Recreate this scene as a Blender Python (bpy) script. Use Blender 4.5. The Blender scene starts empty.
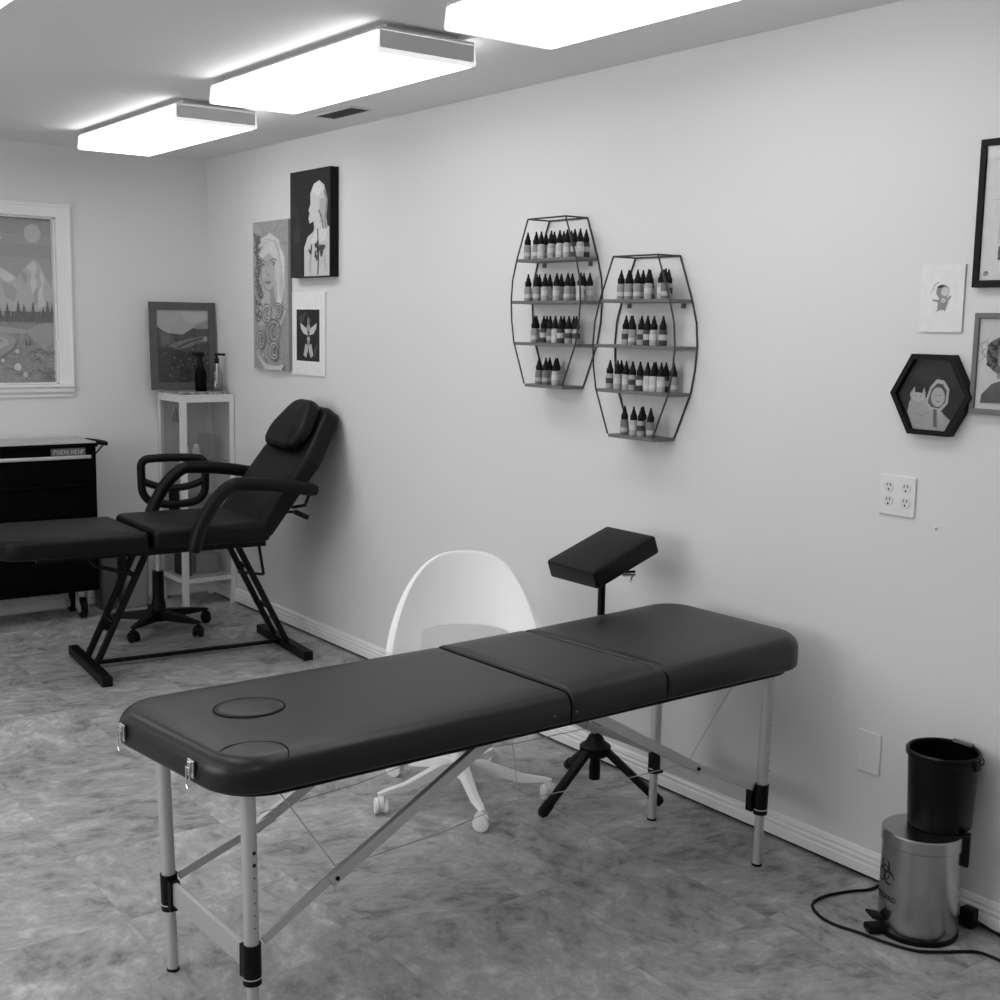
import bpy, bmesh, math, random
from mathutils import Vector, Matrix
random.seed(7)
PI = math.pi
S = bpy.context.scene
COL = S.collection

# ------------------------------------------------------------------ camera
cam_d = bpy.data.cameras.new('camera'); cam = bpy.data.objects.new('camera', cam_d); COL.objects.link(cam)
F = 1263.36; YAW, PIT, ROL = 0.636904429, 0.137770317, 0.018337446; CH = 1.5616
cam_d.sensor_fit = 'HORIZONTAL'; cam_d.sensor_width = 36.0; cam_d.lens = F * 36.0 / 1000.0
cam_d.clip_start = 0.05
fw = Vector((math.sin(YAW) * math.cos(PIT), math.cos(YAW) * math.cos(PIT), -math.sin(PIT)))
r0 = Vector((math.cos(YAW), -math.sin(YAW), 0)); u0 = r0.cross(fw)
rv = r0 * math.cos(ROL) + u0 * math.sin(ROL); uv = u0 * math.cos(ROL) - r0 * math.sin(ROL)
cam.matrix_world = Matrix(((rv.x, uv.x, -fw.x, 0), (rv.y, uv.y, -fw.y, 0), (rv.z, uv.z, -fw.z, CH), (0, 0, 0, 1)))
S.camera = cam
# ------------------------------------------------------------------ world and exposure
wd = bpy.data.worlds.new('world'); S.world = wd; wd.use_nodes = True
wd.node_tree.nodes['Background'].inputs[0].default_value = (0.5, 0.5, 0.5, 1)
wd.node_tree.nodes['Background'].inputs[1].default_value = 0.3
S.view_settings.view_transform = 'Standard'; S.view_settings.look = 'None'
S.view_settings.gamma = 1.0; S.view_settings.use_curve_mapping = False
S.view_settings.exposure = 0.0
LAMP = 3.75          # radiance of the fluorescent diffusers

W, H = 2.936, 2.437         # right wall plane, ceiling height
YB = 6.76                   # back wall plane
XL, YR = -2.3, -1.6         # left and rear walls

# ------------------------------------------------------------------ materials
def mat(name, g, rough=0.5, metal=0.0, spec=0.5, bump=None, vary=None, alpha=None, coat=0.0, coords='Object'):
    m = bpy.data.materials.new(name); m.use_nodes = True
    nt = m.node_tree; b = nt.nodes['Principled BSDF']
    col = (g, g, g, 1) if not isinstance(g, tuple) else g
    b.inputs['Base Color'].default_value = col; b.inputs['Roughness'].default_value = rough
    b.inputs['Metallic'].default_value = metal; b.inputs['Specular IOR Level'].default_value = spec
    b.inputs['Coat Weight'].default_value = coat
    if bump or vary:
        tc = nt.nodes.new('ShaderNodeTexCoord')
    if bump:
        sc, st = bump
        n = nt.nodes.new('ShaderNodeTexNoise'); n.inputs['Scale'].default_value = sc; n.inputs['Detail'].default_value = 4
        bp = nt.nodes.new('ShaderNodeBump'); bp.inputs['Strength'].default_value = st; bp.inputs['Distance'].default_value = 0.002
        nt.links.new(tc.outputs[coords], n.inputs['Vector']); nt.links.new(n.outputs['Fac'], bp.inputs['Height'])
        nt.links.new(bp.outputs['Normal'], b.inputs['Normal'])
    if vary:
        sc, lo, hi = vary[:3]
        n = nt.nodes.new('ShaderNodeTexNoise'); n.inputs['Scale'].default_value = sc; n.inputs['Detail'].default_value = 5
        mp = nt.nodes.new('ShaderNodeMapping')
        if len(vary) > 3: mp.inputs['Scale'].default_value = vary[3]
        cr = nt.nodes.new('ShaderNodeValToRGB')
        cr.color_ramp.elements[0].position = 0.3; cr.color_ramp.elements[1].position = 0.7
        cr.color_ramp.elements[0].color = (lo, lo, lo, 1); cr.color_ramp.elements[1].color = (hi, hi, hi, 1)
        nt.links.new(tc.outputs[coords], mp.inputs['Vector']); nt.links.new(mp.outputs['Vector'], n.inputs['Vector'])
        nt.links.new(n.outputs['Fac'], cr.inputs['Fac']); nt.links.new(cr.outputs['Color'], b.inputs['Base Color'])
    return m

def glass_mat(name, tint=0.9, refl=0.06, rough=0.02):
    m = bpy.data.materials.new(name); m.use_nodes = True; nt = m.node_tree
    nt.nodes.remove(nt.nodes['Principled BSDF']); out = nt.nodes['Material Output']
    t = nt.nodes.new('ShaderNodeBsdfTransparent'); t.inputs[0].default_value = (tint, tint, tint, 1)
    g = nt.nodes.new('ShaderNodeBsdfGlossy'); g.inputs['Roughness'].default_value = rough
    mx = nt.nodes.new('ShaderNodeMixShader'); mx.inputs[0].default_value = refl
    nt.links.new(t.outputs[0], mx.inputs[1]); nt.links.new(g.outputs[0], mx.inputs[2]); nt.links.new(mx.outputs[0], out.inputs[0])
    return m

def emit_mat(name, s):
    m = bpy.data.materials.new(name); m.use_nodes = True; nt = m.node_tree
    b = nt.nodes['Principled BSDF']; b.inputs['Base Color'].default_value = (.8, .8, .8, 1)
    b.inputs['Emission Color'].default_value = (1, 1, 1, 1); b.inputs['Emission Strength'].default_value = s
    return m

def floor_mat():
    m = bpy.data.materials.new('stone_tile'); m.use_nodes = True; nt = m.node_tree; N = nt.nodes; L = nt.links
    b = N['Principled BSDF']; b.inputs['Roughness'].default_value = 0.5; b.inputs['Specular IOR Level'].default_value = 0.35
    g = N.new('ShaderNodeNewGeometry')
    def vm(op, a, bb=None, c=None):
        n = N.new('ShaderNodeVectorMath'); n.operation = op
        for i, v in enumerate((a, bb, c)):
            if v is None: continue
            if isinstance(v, (tuple, list)): n.inputs[i].default_value = v
            else: L.new(v, n.inputs[i])
        return n.outputs[0]
    def mm(op, a, bb=None):
        n = N.new('ShaderNodeMath'); n.operation = op
        for i, v in enumerate((a, bb)):
            if v is None: continue
            if isinstance(v, (int, float)): n.inputs[i].default_value = v
            else: L.new(v, n.inputs[i])
        return n.outputs[0]
    p = vm('MULTIPLY', vm('SUBTRACT', g.outputs['Position'], (1.56, 2.61, 0.5)), (1 / .47, 1 / .47, 1 / .47))
    cell = vm('FLOOR', p); fr = vm('FRACTION', p)
    wn = N.new('ShaderNodeTexWhiteNoise'); wn.noise_dimensions = '3D'; L.new(cell, wn.inputs['Vector'])
    off = vm('MULTIPLY', wn.outputs['Color'], (40, 40, 40))
    # each tile: quarter turn picked by its own random value
    rot = N.new('ShaderNodeVectorRotate'); rot.rotation_type = 'Z_AXIS'
    L.new(p, rot.inputs['Vector']); L.new(mm('ADD', mm('MULTIPLY', mm('FLOOR', mm('MULTIPLY', wn.outputs['Value'], 3.99)), PI / 2), 0.35), rot.inputs['Angle'])
    q = vm('ADD', rot.outputs[0], off)
    def noise(vec, sc, det, rough=.55, dist=0.0):
        n = N.new('ShaderNodeTexNoise'); n.inputs['Scale'].default_value = sc; n.inputs['Detail'].default_value = det
        n.inputs['Roughness'].default_value = rough; n.inputs['Distortion'].default_value = dist
        L.new(vec, n.inputs['Vector']); return n.outputs['Fac']
    n1 = noise(vm('MULTIPLY', q, (1.0, 1.35, 1)), 1.7, 10, .68, .7)
    n2 = noise(vm('MULTIPLY', q, (1.0, 1.5, 1)), 4.4, 10, .68, .8)
    n3 = noise(vm('MULTIPLY', q, (1.0, 1.5, 1)), 10, 8, .7, .6)
    s = mm('ADD', mm('ADD', mm('MULTIPLY', n1, .42), mm('MULTIPLY', n2, .36)), mm('MULTIPLY', n3, .22))
    s = mm('ADD', s, mm('MULTIPLY', mm('SUBTRACT', wn.outputs['Value'], .5), .035))
    cr = N.new('ShaderNodeValToRGB'); e = cr.color_ramp.elements
    e[0].position = .40; e[0].color = (.17, .17, .17, 1); e[1].position = .63; e[1].color = (.66, .66, .66, 1)
    x = cr.color_ramp.elements.new(.47); x.color = (.325, .325, .325, 1)
    x = cr.color_ramp.elements.new(.54); x.color = (.43, .43, .43, 1)
    L.new(s, cr.inputs['Fac'])
    sep = N.new('ShaderNodeSeparateXYZ'); L.new(fr, sep.inputs[0])
    def edge(o): return mm('LESS_THAN', mm('SUBTRACT', .5, mm('ABSOLUTE', mm('SUBTRACT', o, .5))), .0035)
    ed = mm('MAXIMUM', edge(sep.outputs[0]), edge(sep.outputs[1]))
    mx = N.new('ShaderNodeMix'); mx.data_type = 'RGBA'; mx.inputs['B'].default_value = (.22, .22, .22, 1)
    L.new(mm('MULTIPLY', ed, .25), mx.inputs['Factor']); L.new(cr.outputs['Color'], mx.inputs['A']); L.new(mx.outputs['Result'], b.inputs['Base Color'])
    bp = N.new('ShaderNodeBump'); bp.inputs['Strength'].default_value = .25; bp.inputs['Distance'].default_value = .002
    L.new(s, bp.inputs['Height']); L.new(bp.outputs['Normal'], b.inputs['Normal'])
    return m

def steel_mat():
    m = mat('brushed_steel', .42, .25, 1.0); nt = m.node_tree; b = nt.nodes['Principled BSDF']
    tc = nt.nodes.new('ShaderNodeTexCoord'); mp = nt.nodes.new('ShaderNodeMapping'); mp.inputs['Scale'].default_value = (1, 1, 60)
    n = nt.nodes.new('ShaderNodeTexNoise'); n.inputs['Scale'].default_value = 12
    mr = nt.nodes.new('ShaderNodeMapRange'); mr.inputs['To Min'].default_value = .18; mr.inputs['To Max'].default_value = .30
    nt.links.new(tc.outputs['Object'], mp.inputs[0]); nt.links.new(mp.outputs[0], n.inputs['Vector'])
    nt.links.new(n.outputs['Fac'], mr.inputs['Value']); nt.links.new(mr.outputs[0], b.inputs['Roughness'])
    b.inputs['Anisotropic'].default_value = .6
    return m

M = dict(
    wall=mat('painted_wall', .755, .75, spec=.3, bump=(140, .12)),
    ceiling=mat('painted_ceiling', .84, .9, spec=.2, bump=(60, .2)),
    trim=mat('trim_paint', .86, .45), floor=floor_mat(),
    vinyl=mat('black_vinyl', .003, .38, spec=.5, bump=(500, .06)),
    vinyl_bed=mat('bed_vinyl', .003, .45, spec=.22, bump=(500, .05)),
    seam=mat('black_seam', .004, .7, spec=.2), black=mat('black_plastic', .003, .5, spec=.2),
    blackmetal=mat('black_metal', .003, .45, spec=.2), bucket=mat('bucket_plastic', .002, .3, spec=.2),
    tool=mat('tool_chest_enamel', .001, .5, spec=.08), alu=mat('aluminium', .62, .38, .65), chrome=mat('chrome', .75, .15, 1.0),
    steel=steel_mat(), wire=mat('rack_wire', .03, .5), shelf=mat('rack_shelf', .14, .5), cap=mat('dropper_rubber', .004, .6, spec=.2),
    whitep=mat('white_plastic', .93, .4), whitem=mat('white_enamel', .72, .4), offw=mat('offwhite_plate', .78, .35),
    lampw=mat('lamp_enamel', .62, .5), lampend=mat('lamp_end_enamel', .7, .5), glow=emit_mat('lamp_diffuser', LAMP), glow_rim=emit_mat('lamp_rim', .6), fill_glow=emit_mat('added_fill_glow', 4.0),
    glass=glass_mat('clear_glass', .88, .07), picglass=glass_mat('picture_glass', .97, .015), clear=glass_mat('clear_bottle', .8, .12),
    dark=mat('dark_slot', .01, .8), mid=mat('mid_grey', .16, .6), greybin=mat('grey_bin', .2, .6), toptray=mat('mottled_mat', .3, .6, vary=(60, .08, .5)),
    steelbar=mat('drawer_pull', .8, .3, .8), mat_top=mat('chest_top_mat', .5, .6), leaf=mat('wire_cable', .6, .4, .5),
    cabback=mat('cabinet_back', .6, .6),
)
def G(v, noisy=0.0):
    if noisy and v > .45: noisy = min(noisy, .04)
    k = 'paint_%d_%d' % (round(v * 1000), round(noisy * 100))
    if k not in M:
        M[k] = mat(k, v, .7, spec=.2, vary=(45, v * (1 - noisy), v * (1 + noisy))) if noisy else mat(k, v, .7, spec=.2)
    return M[k]

# ------------------------------------------------------------------ object helpers
OFF = {}
def tag(o, label=None, cat=None, group=None, kind=None):
    if label: o['label'] = label
    if cat: o['category'] = cat
    if group: o['group'] = group
    if kind: o['kind'] = kind
    return o
def thing(name, label, cat, loc=(0, 0, 0), group=None):
    o = bpy.data.objects.new(name, None); COL.objects.link(o); o.location = loc; o.empty_display_size = .05
    OFF[o.name] = Vector(loc); return tag(o, label, cat, group)

class MB:
    def __init__(s): s.v = []; s.f = []; s.m = []; s.T = None; s.cm = 0
    def add(s, vs, fs):
        n = len(s.v)
        s.v += [tuple(s.T(Vector(q))) if s.T else tuple(q) for q in vs]
        s.f += [tuple(n + i for i in f) for f in fs]; s.m += [s.cm] * len(fs); return s
    def box(s, x0, x1, y0, y1, z0, z1):
        v = [(x, y, z) for x in (x0, x1) for y in (y0, y1) for z in (z0, z1)]
        return s.add(v, [(0, 1, 3, 2), (4, 6, 7, 5), (0, 4, 5, 1), (2, 3, 7, 6), (0, 2, 6, 4), (1, 5, 7, 3)])
    def bar(s, a, b, w, h, up=(0, 0, 1)):
        a, b = Vector(a), Vector(b); d = (b - a).normalized(); up = Vector(up)
        sd = d.cross(up)
        if sd.length < 1e-4: sd = d.cross(Vector((0, 1, 0)))
        sd.normalize(); u = sd.cross(d).normalized()
        v = []
        for p in (a, b):
            for i, j in ((-1, -1), (1, -1), (1, 1), (-1, 1)): v.append(p + sd * i * w / 2 + u * j * h / 2)
        return s.add(v, [(0, 3, 2, 1), (4, 5, 6, 7), (0, 1, 5, 4), (1, 2, 6, 5), (2, 3, 7, 6), (3, 0, 4, 7)])
    def tube(s, path, r, n=10, closed=False, caps=True, flat=1.0):
        P = [Vector(p) for p in path]; k = len(P)
        rs = r if isinstance(r, (list, tuple)) else [r] * k
        def tan(i):
            if closed: return (P[(i + 1) % k] - P[i - 1]).normalized()
            return (P[min(i + 1, k - 1)] - P[max(i - 1, 0)]).normalized()
        t = tan(0); up = Vector((0, 0, 1)) if abs(t.z) < .9 else Vector((1, 0, 0))
        nrm = (up - t * up.dot(t)).normalized(); vs = []
        for i in range(k):
            t = tan(i); nrm = (nrm - t * nrm.dot(t)).normalized(); b = t.cross(nrm)
            for j in range(n):
                a = 2 * PI * j / n; vs.append(P[i] + (nrm * math.cos(a) * flat + b * math.sin(a)) * rs[i])
        fs = []
        for i in range(k if closed else k - 1):
            for j in range(n):
                a, b2 = i * n + j, i * n + (j + 1) % n; c = ((i + 1) % k) * n
                fs.append((a, b2, c + (j + 1) % n, c + j))
        if caps and not closed: fs += [tuple(range(n - 1, -1, -1)), tuple((k - 1) * n + j for j in range(n))]
        return s.add(vs, fs)
    def cyl(s, a, b, r, n=16, r2=None): return s.tube([a, b], [r, r if r2 is None else r2], n)
    def lathe(s, prof, c=(0, 0), n=32, ax=None):
        vs = []; fs = []; k = len(prof)
        for (r, z) in prof:
            for j in range(n):
                a = 2 * PI * j / n; vs.append((c[0] + r * math.cos(a), c[1] + r * math.sin(a), z))
        for i in range(k - 1):
            for j in range(n): fs.append((i * n + j, i * n + (j + 1) % n, (i + 1) * n + (j + 1) % n, (i + 1) * n + j))
        if prof[0][0] > 1e-5: fs.append(tuple(range(n - 1, -1, -1)))
        if prof[-1][0] > 1e-5: fs.append(tuple((k - 1) * n + j for j in range(n)))
        return s.add(vs, fs)
    def poly(s, pts): return s.add(pts, [tuple(range(len(pts)))])
    def prism(s, pts2, d0, d1, fn):
        n = len(pts2); v = [fn(a, b, d0) for a, b in pts2] + [fn(a, b, d1) for a, b in pts2]
        return s.add(v, [tuple(range(n - 1, -1, -1)), tuple(range(n, 2 * n))] + [(i, (i + 1) % n, n + (i + 1) % n, n + i) for i in range(n)])
    def loft(s, rings, cap0=True, cap1=True):
        n = len(rings[0]); v = [p for r in rings for p in r]; f = []
        for i in range(len(rings) - 1):
            for j in range(n): f.append((i * n + j, i * n + (j + 1) % n, (i + 1) * n + (j + 1) % n, (i + 1) * n + j))
        if cap0: f.append(tuple(range(n - 1, -1, -1)))
        if cap1: f.append(tuple((len(rings) - 1) * n + j for j in range(n)))
        return s.add(v, f)
    def build(s, name, m, parent=None, smooth=False, bevel=0, local=False, angle=40):
        me = bpy.data.meshes.new(name); off = Vector((0, 0, 0))
        if parent is not None and not local: off = OFF.get(parent.name, off)
        me.from_pydata([tuple(Vector(q) - off) for q in s.v], [], s.f)
        ms = m if isinstance(m, (list, tuple)) else [m]
        for q in ms: me.materials.append(M[q] if isinstance(q, str) else q)
        if len(ms) > 1: me.polygons.foreach_set('material_index', s.m)
        bm = bmesh.new(); bm.from_mesh(me)
        if smooth != 'flat_art': bmesh.ops.recalc_face_normals(bm, faces=bm.faces)
        bm.to_mesh(me); bm.free(); me.update()
        if smooth is True:
            me.shade_smooth(); me.set_sharp_from_angle(angle=math.radians(angle))
        o = bpy.data.objects.new(name, me); COL.objects.link(o)
        if parent is not None: o.parent = parent
        OFF[o.name] = off
        if bevel:
            b = o.modifiers.new('bevel', 'BEVEL'); b.width = bevel; b.segments = 2; b.limit_method = 'ANGLE'; b.angle_limit = math.radians(50)
        return o
def struct(name, mb, m, parent=None, **k):
    o = mb.build(name, m, parent, **k)
    if parent is None: o['kind'] = 'structure'
    return o

def inset_poly(pts, ins):
    n = len(pts); out = []
    L = []
    for i in range(n):
        a, b = Vector(pts[i]), Vector(pts[(i + 1) % n]); d = (b - a).normalized(); nn = Vector((-d.y, d.x))
        L.append((a + nn * ins[i], d))
    for i in range(n):
        (p, d), (q, e) = L[i - 1], L[i]; c = d.x * e.y - d.y * e.x
        t = ((q - p).x * e.y - (q - p).y * e.x) / c; out.append(p + d * t)
    return out
def round_poly(pts, rad, seg=8):
    n = len(pts); out = []
    for i in range(n):
        p = Vector(pts[i]); a = (Vector(pts[i - 1]) - p).normalized(); b = (Vector(pts[(i + 1) % n]) - p).normalized()
        ang = math.acos(max(-1, min(1, a.dot(b)))); r = rad[i]
        t = r / math.tan(ang / 2); c = p + (a + b).normalized() * (r / math.sin(ang / 2))
        s0 = p + a * t; s1 = p + b * t
        a0 = math.atan2((s0 - c).y, (s0 - c).x); a1 = math.atan2((s1 - c).y, (s1 - c).x)
        d = (a1 - a0 + PI) % (2 * PI) - PI
        for k in range(seg + 1): an = a0 + d * k / seg; out.append((c.x + r * math.cos(an), c.y + r * math.sin(an)))
    return out
def cushion(mb, pts, rad, z0, z1, rt, rb, es=None, dome=.004, fn=None, seg=8):
    """pillow-edged slab over a convex counter-clockwise outline; es scales the edge roundness per side"""
    n = len(pts); es = es or [1] * n; rings = []
    def ring(i, z):
        ins = [i * e for e in es]
        rr = [max(.004, rad[j] - i * (es[j] + es[j - 1]) / 2) for j in range(n)]
        R = round_poly(inset_poly(pts, ins), rr, seg)
        zz = (lambda x, y: z) if not callable(z) else z
        return [(fn(x, y, zz(x, y)) if fn else (x, y, zz(x, y))) for x, y in R]
    for k in range(0, 4): a = PI / 2 * k / 3; rings.append(ring(rb * (1 - math.sin(a)), z0 + rb * (1 - math.cos(a))))
    for k in range(0, 7): a = PI / 2 * k / 6; rings.append(ring(rt * (1 - math.cos(a)), z1 - rt * (1 - math.sin(a))))
    rings.append(ring(rt + .02, z1 + dome * .6)); rings.append(ring(rt + .06, z1 + dome))
    return mb.loft(rings)
def arc(c, r, a0, a1, n, z=None):
    return [(c[0] + r * math.cos(math.radians(a0 + (a1 - a0) * k / n)), c[1] + r * math.sin(math.radians(a0 + (a1 - a0) * k / n))) for k in range(n + 1)]
def smooth_path(P, n=6):
    P = [Vector(p) for p in P]; out = []
    for i in range(len(P) - 1):
        a, b, c, d = P[max(i - 1, 0)], P[i], P[i + 1], P[min(i + 2, len(P) - 1)]
        for k in range(n):
            t = k / n; out.append(.5 * ((2 * b) + (c - a) * t + (2 * a - 5 * b + 4 * c - d) * t * t + (3 * b - a - 3 * c + d) * t ** 3))
    return out + [P[-1]]

# ------------------------------------------------------------------ the setting
struct('floor', MB().box(XL, W + .1, YR, YB + .1, -.08, 0), 'floor')
struct('ceiling', MB().box(XL - .1, W + .1, YR - .1, YB + .1, H, H + .08), 'ceiling')
struct('wall_right', MB().box(W, W + .1, YR, YB + .1, 0, H), 'wall')
WX0, WX1, WZ0, WZ1 = .75, 2.094, 1.210, 2.070     # window opening
struct('wall_back', MB().box(XL, WX0, YB, YB + .1, 0, H).box(WX1, W, YB, YB + .1, 0, H).box(WX0, WX1, YB, YB + .1, 0, WZ0).box(WX0, WX1, YB, YB + .1, WZ1, H), 'wall')
struct('wall_left', MB().box(XL - .1, XL, YR, YB + .1, -.08, H), 'wall')
struct('wall_rear', MB().box(XL, W + .1, YR - .1, YR, -.08, H), 'wall')
def base_prof(z):   # moulded skirting
    return [(0, .012), (.016, .012), (.016, .040), (.0125, .043), (.0125, .046), (.0145, .050), (.0145, .056), (.010, .060), (.010, .064), (.011, .068), (.007, .079), (0, .082)]
struct('baseboard_right', MB().prism(base_prof(0), YR, YB, lambda a, b, d: (W - a, d, b)), 'trim')
struct('baseboard_back', MB().prism(base_prof(0), XL, W - .016, lambda a, b, d: (d, YB - a, b)), 'trim')
struct('skirting_shade_strip', MB().box(W - .004, W, YR, YB, 0.0005, .012), 'dark')  # dark strip put in for the shade in the gap under the skirting
# window: moulded casing, recess lining and sill
win = struct('window_1', MB()
    .box(WX0 - .08, WX1 + .072, YB - .016, YB, WZ1, WZ1 + .065).box(WX1, WX1 + .072, YB - .016, YB, WZ0, WZ1).box(WX0 - .08, WX0, YB - .016, YB, WZ0, WZ1)
    .box(WX0 - .09, WX1 + .078, YB - .022, YB, WZ1 + .052, WZ1 + .070).box(WX1 + .062, WX1 + .076, YB - .022, YB, WZ0, WZ1 + .06), 'trim', bevel=.003)
struct('window_lining', MB().box(WX0, WX1, YB - .001, YB + .09, WZ1 - .008, WZ1 - .001).box(WX1 - .009, WX1 - .001, YB - .001, YB + .09, WZ0 + .001, WZ1 - .001).box(WX0 + .001, WX0 + .009, YB - .001, YB + .09, WZ0 + .001, WZ1 - .001).box(WX0, WX1, YB - .001, YB + .09, WZ0 + .001, WZ0 + .008), 'trim', win)
struct('window_sill', MB().prism([(0, -.012), (.045, -.012), (.045, -.024), (.03, -.032), (.03, -.05), (.012, -.065), (.012, -.078), (0, -.078)], WX0 - .11, WX1 + .070,
    lambda a, b, d: (d, YB - a, WZ0 + b + .012)), 'trim', win)

# added glowing panel framed like a window, unseen fill light for the right wall
fill_root = struct('added_fill_window', MB().box(XL + .0005, XL + .02, 1.92, 2.0, .82, 2.18).box(XL + .0005, XL + .02, 4.8, 4.88, .82, 2.18).box(XL + .0005, XL + .02, 2.0, 4.8, 2.1, 2.18).box(XL + .0005, XL + .02, 2.0, 4.8, .82, .9).box(XL + .0005, XL + .018, 3.38, 3.42, .9, 2.1), 'trim')
MB().box(XL + .0005, XL + .008, 2.0, 4.8, .9, 2.1).build('fill_glow_pane', 'fill_glow', fill_root)  # emissive sheet added to brighten the room, no real opening behind it

# ------------------------------------------------------------------ ceiling lights
def lamp(x0, x1, y0, y1, label, group='fluorescent ceiling lights'):
    t = thing('ceiling_light', label, 'ceiling light', ((x0 + x1) / 2, (y0 + y1) / 2, H), group)
    MB().box(x0 + .05, x1 - .05, y0 + .03, y1 - .03, H - .024, H - .0005).box(x0 + .009, x1 - .009, y0 + .006, y1 - .006, H - .0255, H - .0225).build('lamp_pan', 'lampw', t)
    zb = H - .090; zt = H - .026
    pr = round_poly([(x0, zb), (x1, zb), (x1 - .008, zt), (x0 + .008, zt)], [.010, .010, .004, .004], 5)
    MB().prism(pr, y0 + .012, y1 - .012, lambda a, b, d: (a, d, b)).build('diffuser', 'glow', t, smooth=True, angle=30)
    pe = round_poly([(x0 + .009, zb + .013), (x1 - .009, zb + .013), (x1 - .009, H - .017), (x0 + .009, H - .017)], [.006, .006, .004, .004], 4)
    for ya, yb in ((y0, y0 + .012), (y1 - .012, y1)):
        MB().prism(pe, ya, yb, lambda a, b, d: (a, d, b)).build('end_cap', 'lampend', t)
    for ya, yb in ((y0 - .001, y0 + .012), (y1 - .012, y1 + .001)):
        po = round_poly([(x0, zb), (x1, zb), (x1 - .008, zt), (x0 + .008, zt)], [.010, .010, .004, .004], 5)
        pi = round_poly([(x0 + .009, zb + .013), (x1 - .009, zb + .013), (x1 - .009, zt), (x0 + .009, zt)], [.006, .006, .003, .003], 5)
        mb = MB(); n = len(po)
        v = [(a, ya, b) for a, b in po] + [(a, ya, b) for a, b in pi] + [(a, yb, b) for a, b in po] + [(a, yb, b) for a, b in pi]
        f = []
        for i in range(n):
            j = (i + 1) % n
            f += [(i, j, n + j, n + i), (2 * n + i, 3 * n + i, 3 * n + j, 2 * n + j), (i, 2 * n + i, 2 * n + j, j), (n + i, n + j, 3 * n + j, 3 * n + i)]
        mb.add(v, f).build('diffuser_rim', 'glow_rim', t)
    return t
lamp(2.022, 2.382, 4.96, 6.15, 'fluorescent ceiling light farthest away, nearest the back wall')
lamp(1.972, 2.327, 3.31, 4.51, 'fluorescent ceiling light in the middle of the row, whole in view')
lamp(1.975, 2.35, 1.70, 2.965, 'fluorescent ceiling light cut off by the top edge of the photo')
lamp(.60, .975, 2.30, 3.58, 'fluorescent ceiling light of which one corner shows at the top left')
lamp(.60, .975, 4.5, 5.78, 'added unseen ceiling light left of the view, towards the back wall')  # this and the following fixtures are added out of view for even fill
lamp(.60, .975, -.2, 1.08, 'added unseen ceiling light above the camera')
lamp(-1.1, -.725, 2.3, 3.58, 'added unseen ceiling light in the left part of the room, middle one')
lamp(-1.1, -.725, -.2, 1.08, 'added unseen ceiling light in the left part of the room, nearest the rear wall')
lamp(-1.1, -.725, 4.5, 5.78, 'added unseen ceiling light in the left part of the room, nearest the back wall')
# vent
t = thing('ceiling_vent', 'small slotted white air vent in the ceiling beyond the middle light', 'vent', (2.71, 4.83, H))
MB().box(2.655, 2.765, 4.66, 4.99, H - .006, H - .0005).build('vent_frame', 'lampw', t)
mb = MB()
for i in range(7): mb.box(2.668 + i * .0125, 2.674 + i * .0125, 4.68, 4.97, H - .0075, H - .006)
mb.build('vent_slots', 'dark', t)

# ------------------------------------------------------------------ wall plates
def on_right(a, b, d): return (W - d, a, b)      # a = y, b = z, d = out from the wall
t = thing('outlet_plate', 'white double-gang plate with four sockets below the hexagonal picture', 'outlet', (W, 2.124, 1.115))
mb = MB(); mb.prism(round_poly([(2.182, 1.059), (2.066, 1.059), (2.066, 1.171), (2.182, 1.171)][::-1], [.006] * 4, 3), .0005, .006, on_right); mb.build('plate', 'offw', t, bevel=.003)
for yy in (2.151, 2.096):
    for zz in (1.138, 1.098):
        mb = MB(); mb.prism([(yy + .0155 * math.cos(a) , zz + .0145 * math.sin(a)) for a in [2 * PI * k / 20 for k in range(20)]], .0055, .0075, on_right)
        so = mb.build('socket', 'whitem', t)
        mb = MB()
        mb.prism([(yy + .004, zz + .002), (yy + .0065, zz + .002), (yy + .0065, zz + .010), (yy + .004, zz + .010)], .0076, .0079, on_right)
        mb.prism([(yy - .0065, zz + .002), (yy - .004, zz + .002), (yy - .004, zz + .010), (yy - .0065, zz + .010)], .0076, .0079, on_right)
        mb.prism([(yy + .003 * math.cos(a), zz - .007 + .003 * math.sin(a)) for a in [2 * PI * k / 10 for k in range(10)]], .0076, .0079, on_right)
        mb.build('socket_slots', 'dark', so)
t = thing('blank_plate', 'white blank cover plate low on the wall, above the steel bin', 'wall plate', (W, 2.167, .37))
MB().prism([(2.206, .308), (2.127, .308), (2.127, .431), (2.206, .431)], .0005, .006, on_right).build('plate', 'offw', t, bevel=.003)
for zz in (.325, .414):
    mb = MB(); mb.prism([(2.1665 + .0035 * math.cos(a), zz + .0035 * math.sin(a)) for a in [2 * PI * k / 10 for k in range(10)]], .006, .0072, on_right)
    mb.build('screw', 'whitem', t)
tag(MB().lathe([(0.0, 0), (.006, .0), (.006, .003), (.003, .006), (0.0, .006)], n=14).build('wall_anchor', 'offw'), 'tiny painted plug stub in the wall below right of the sockets', 'wall plug')
o = bpy.data.objects['wall_anchor']; o.location = (W, 1.998, 1.043); o.rotation_euler = (0, -PI / 2, 0)

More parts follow.
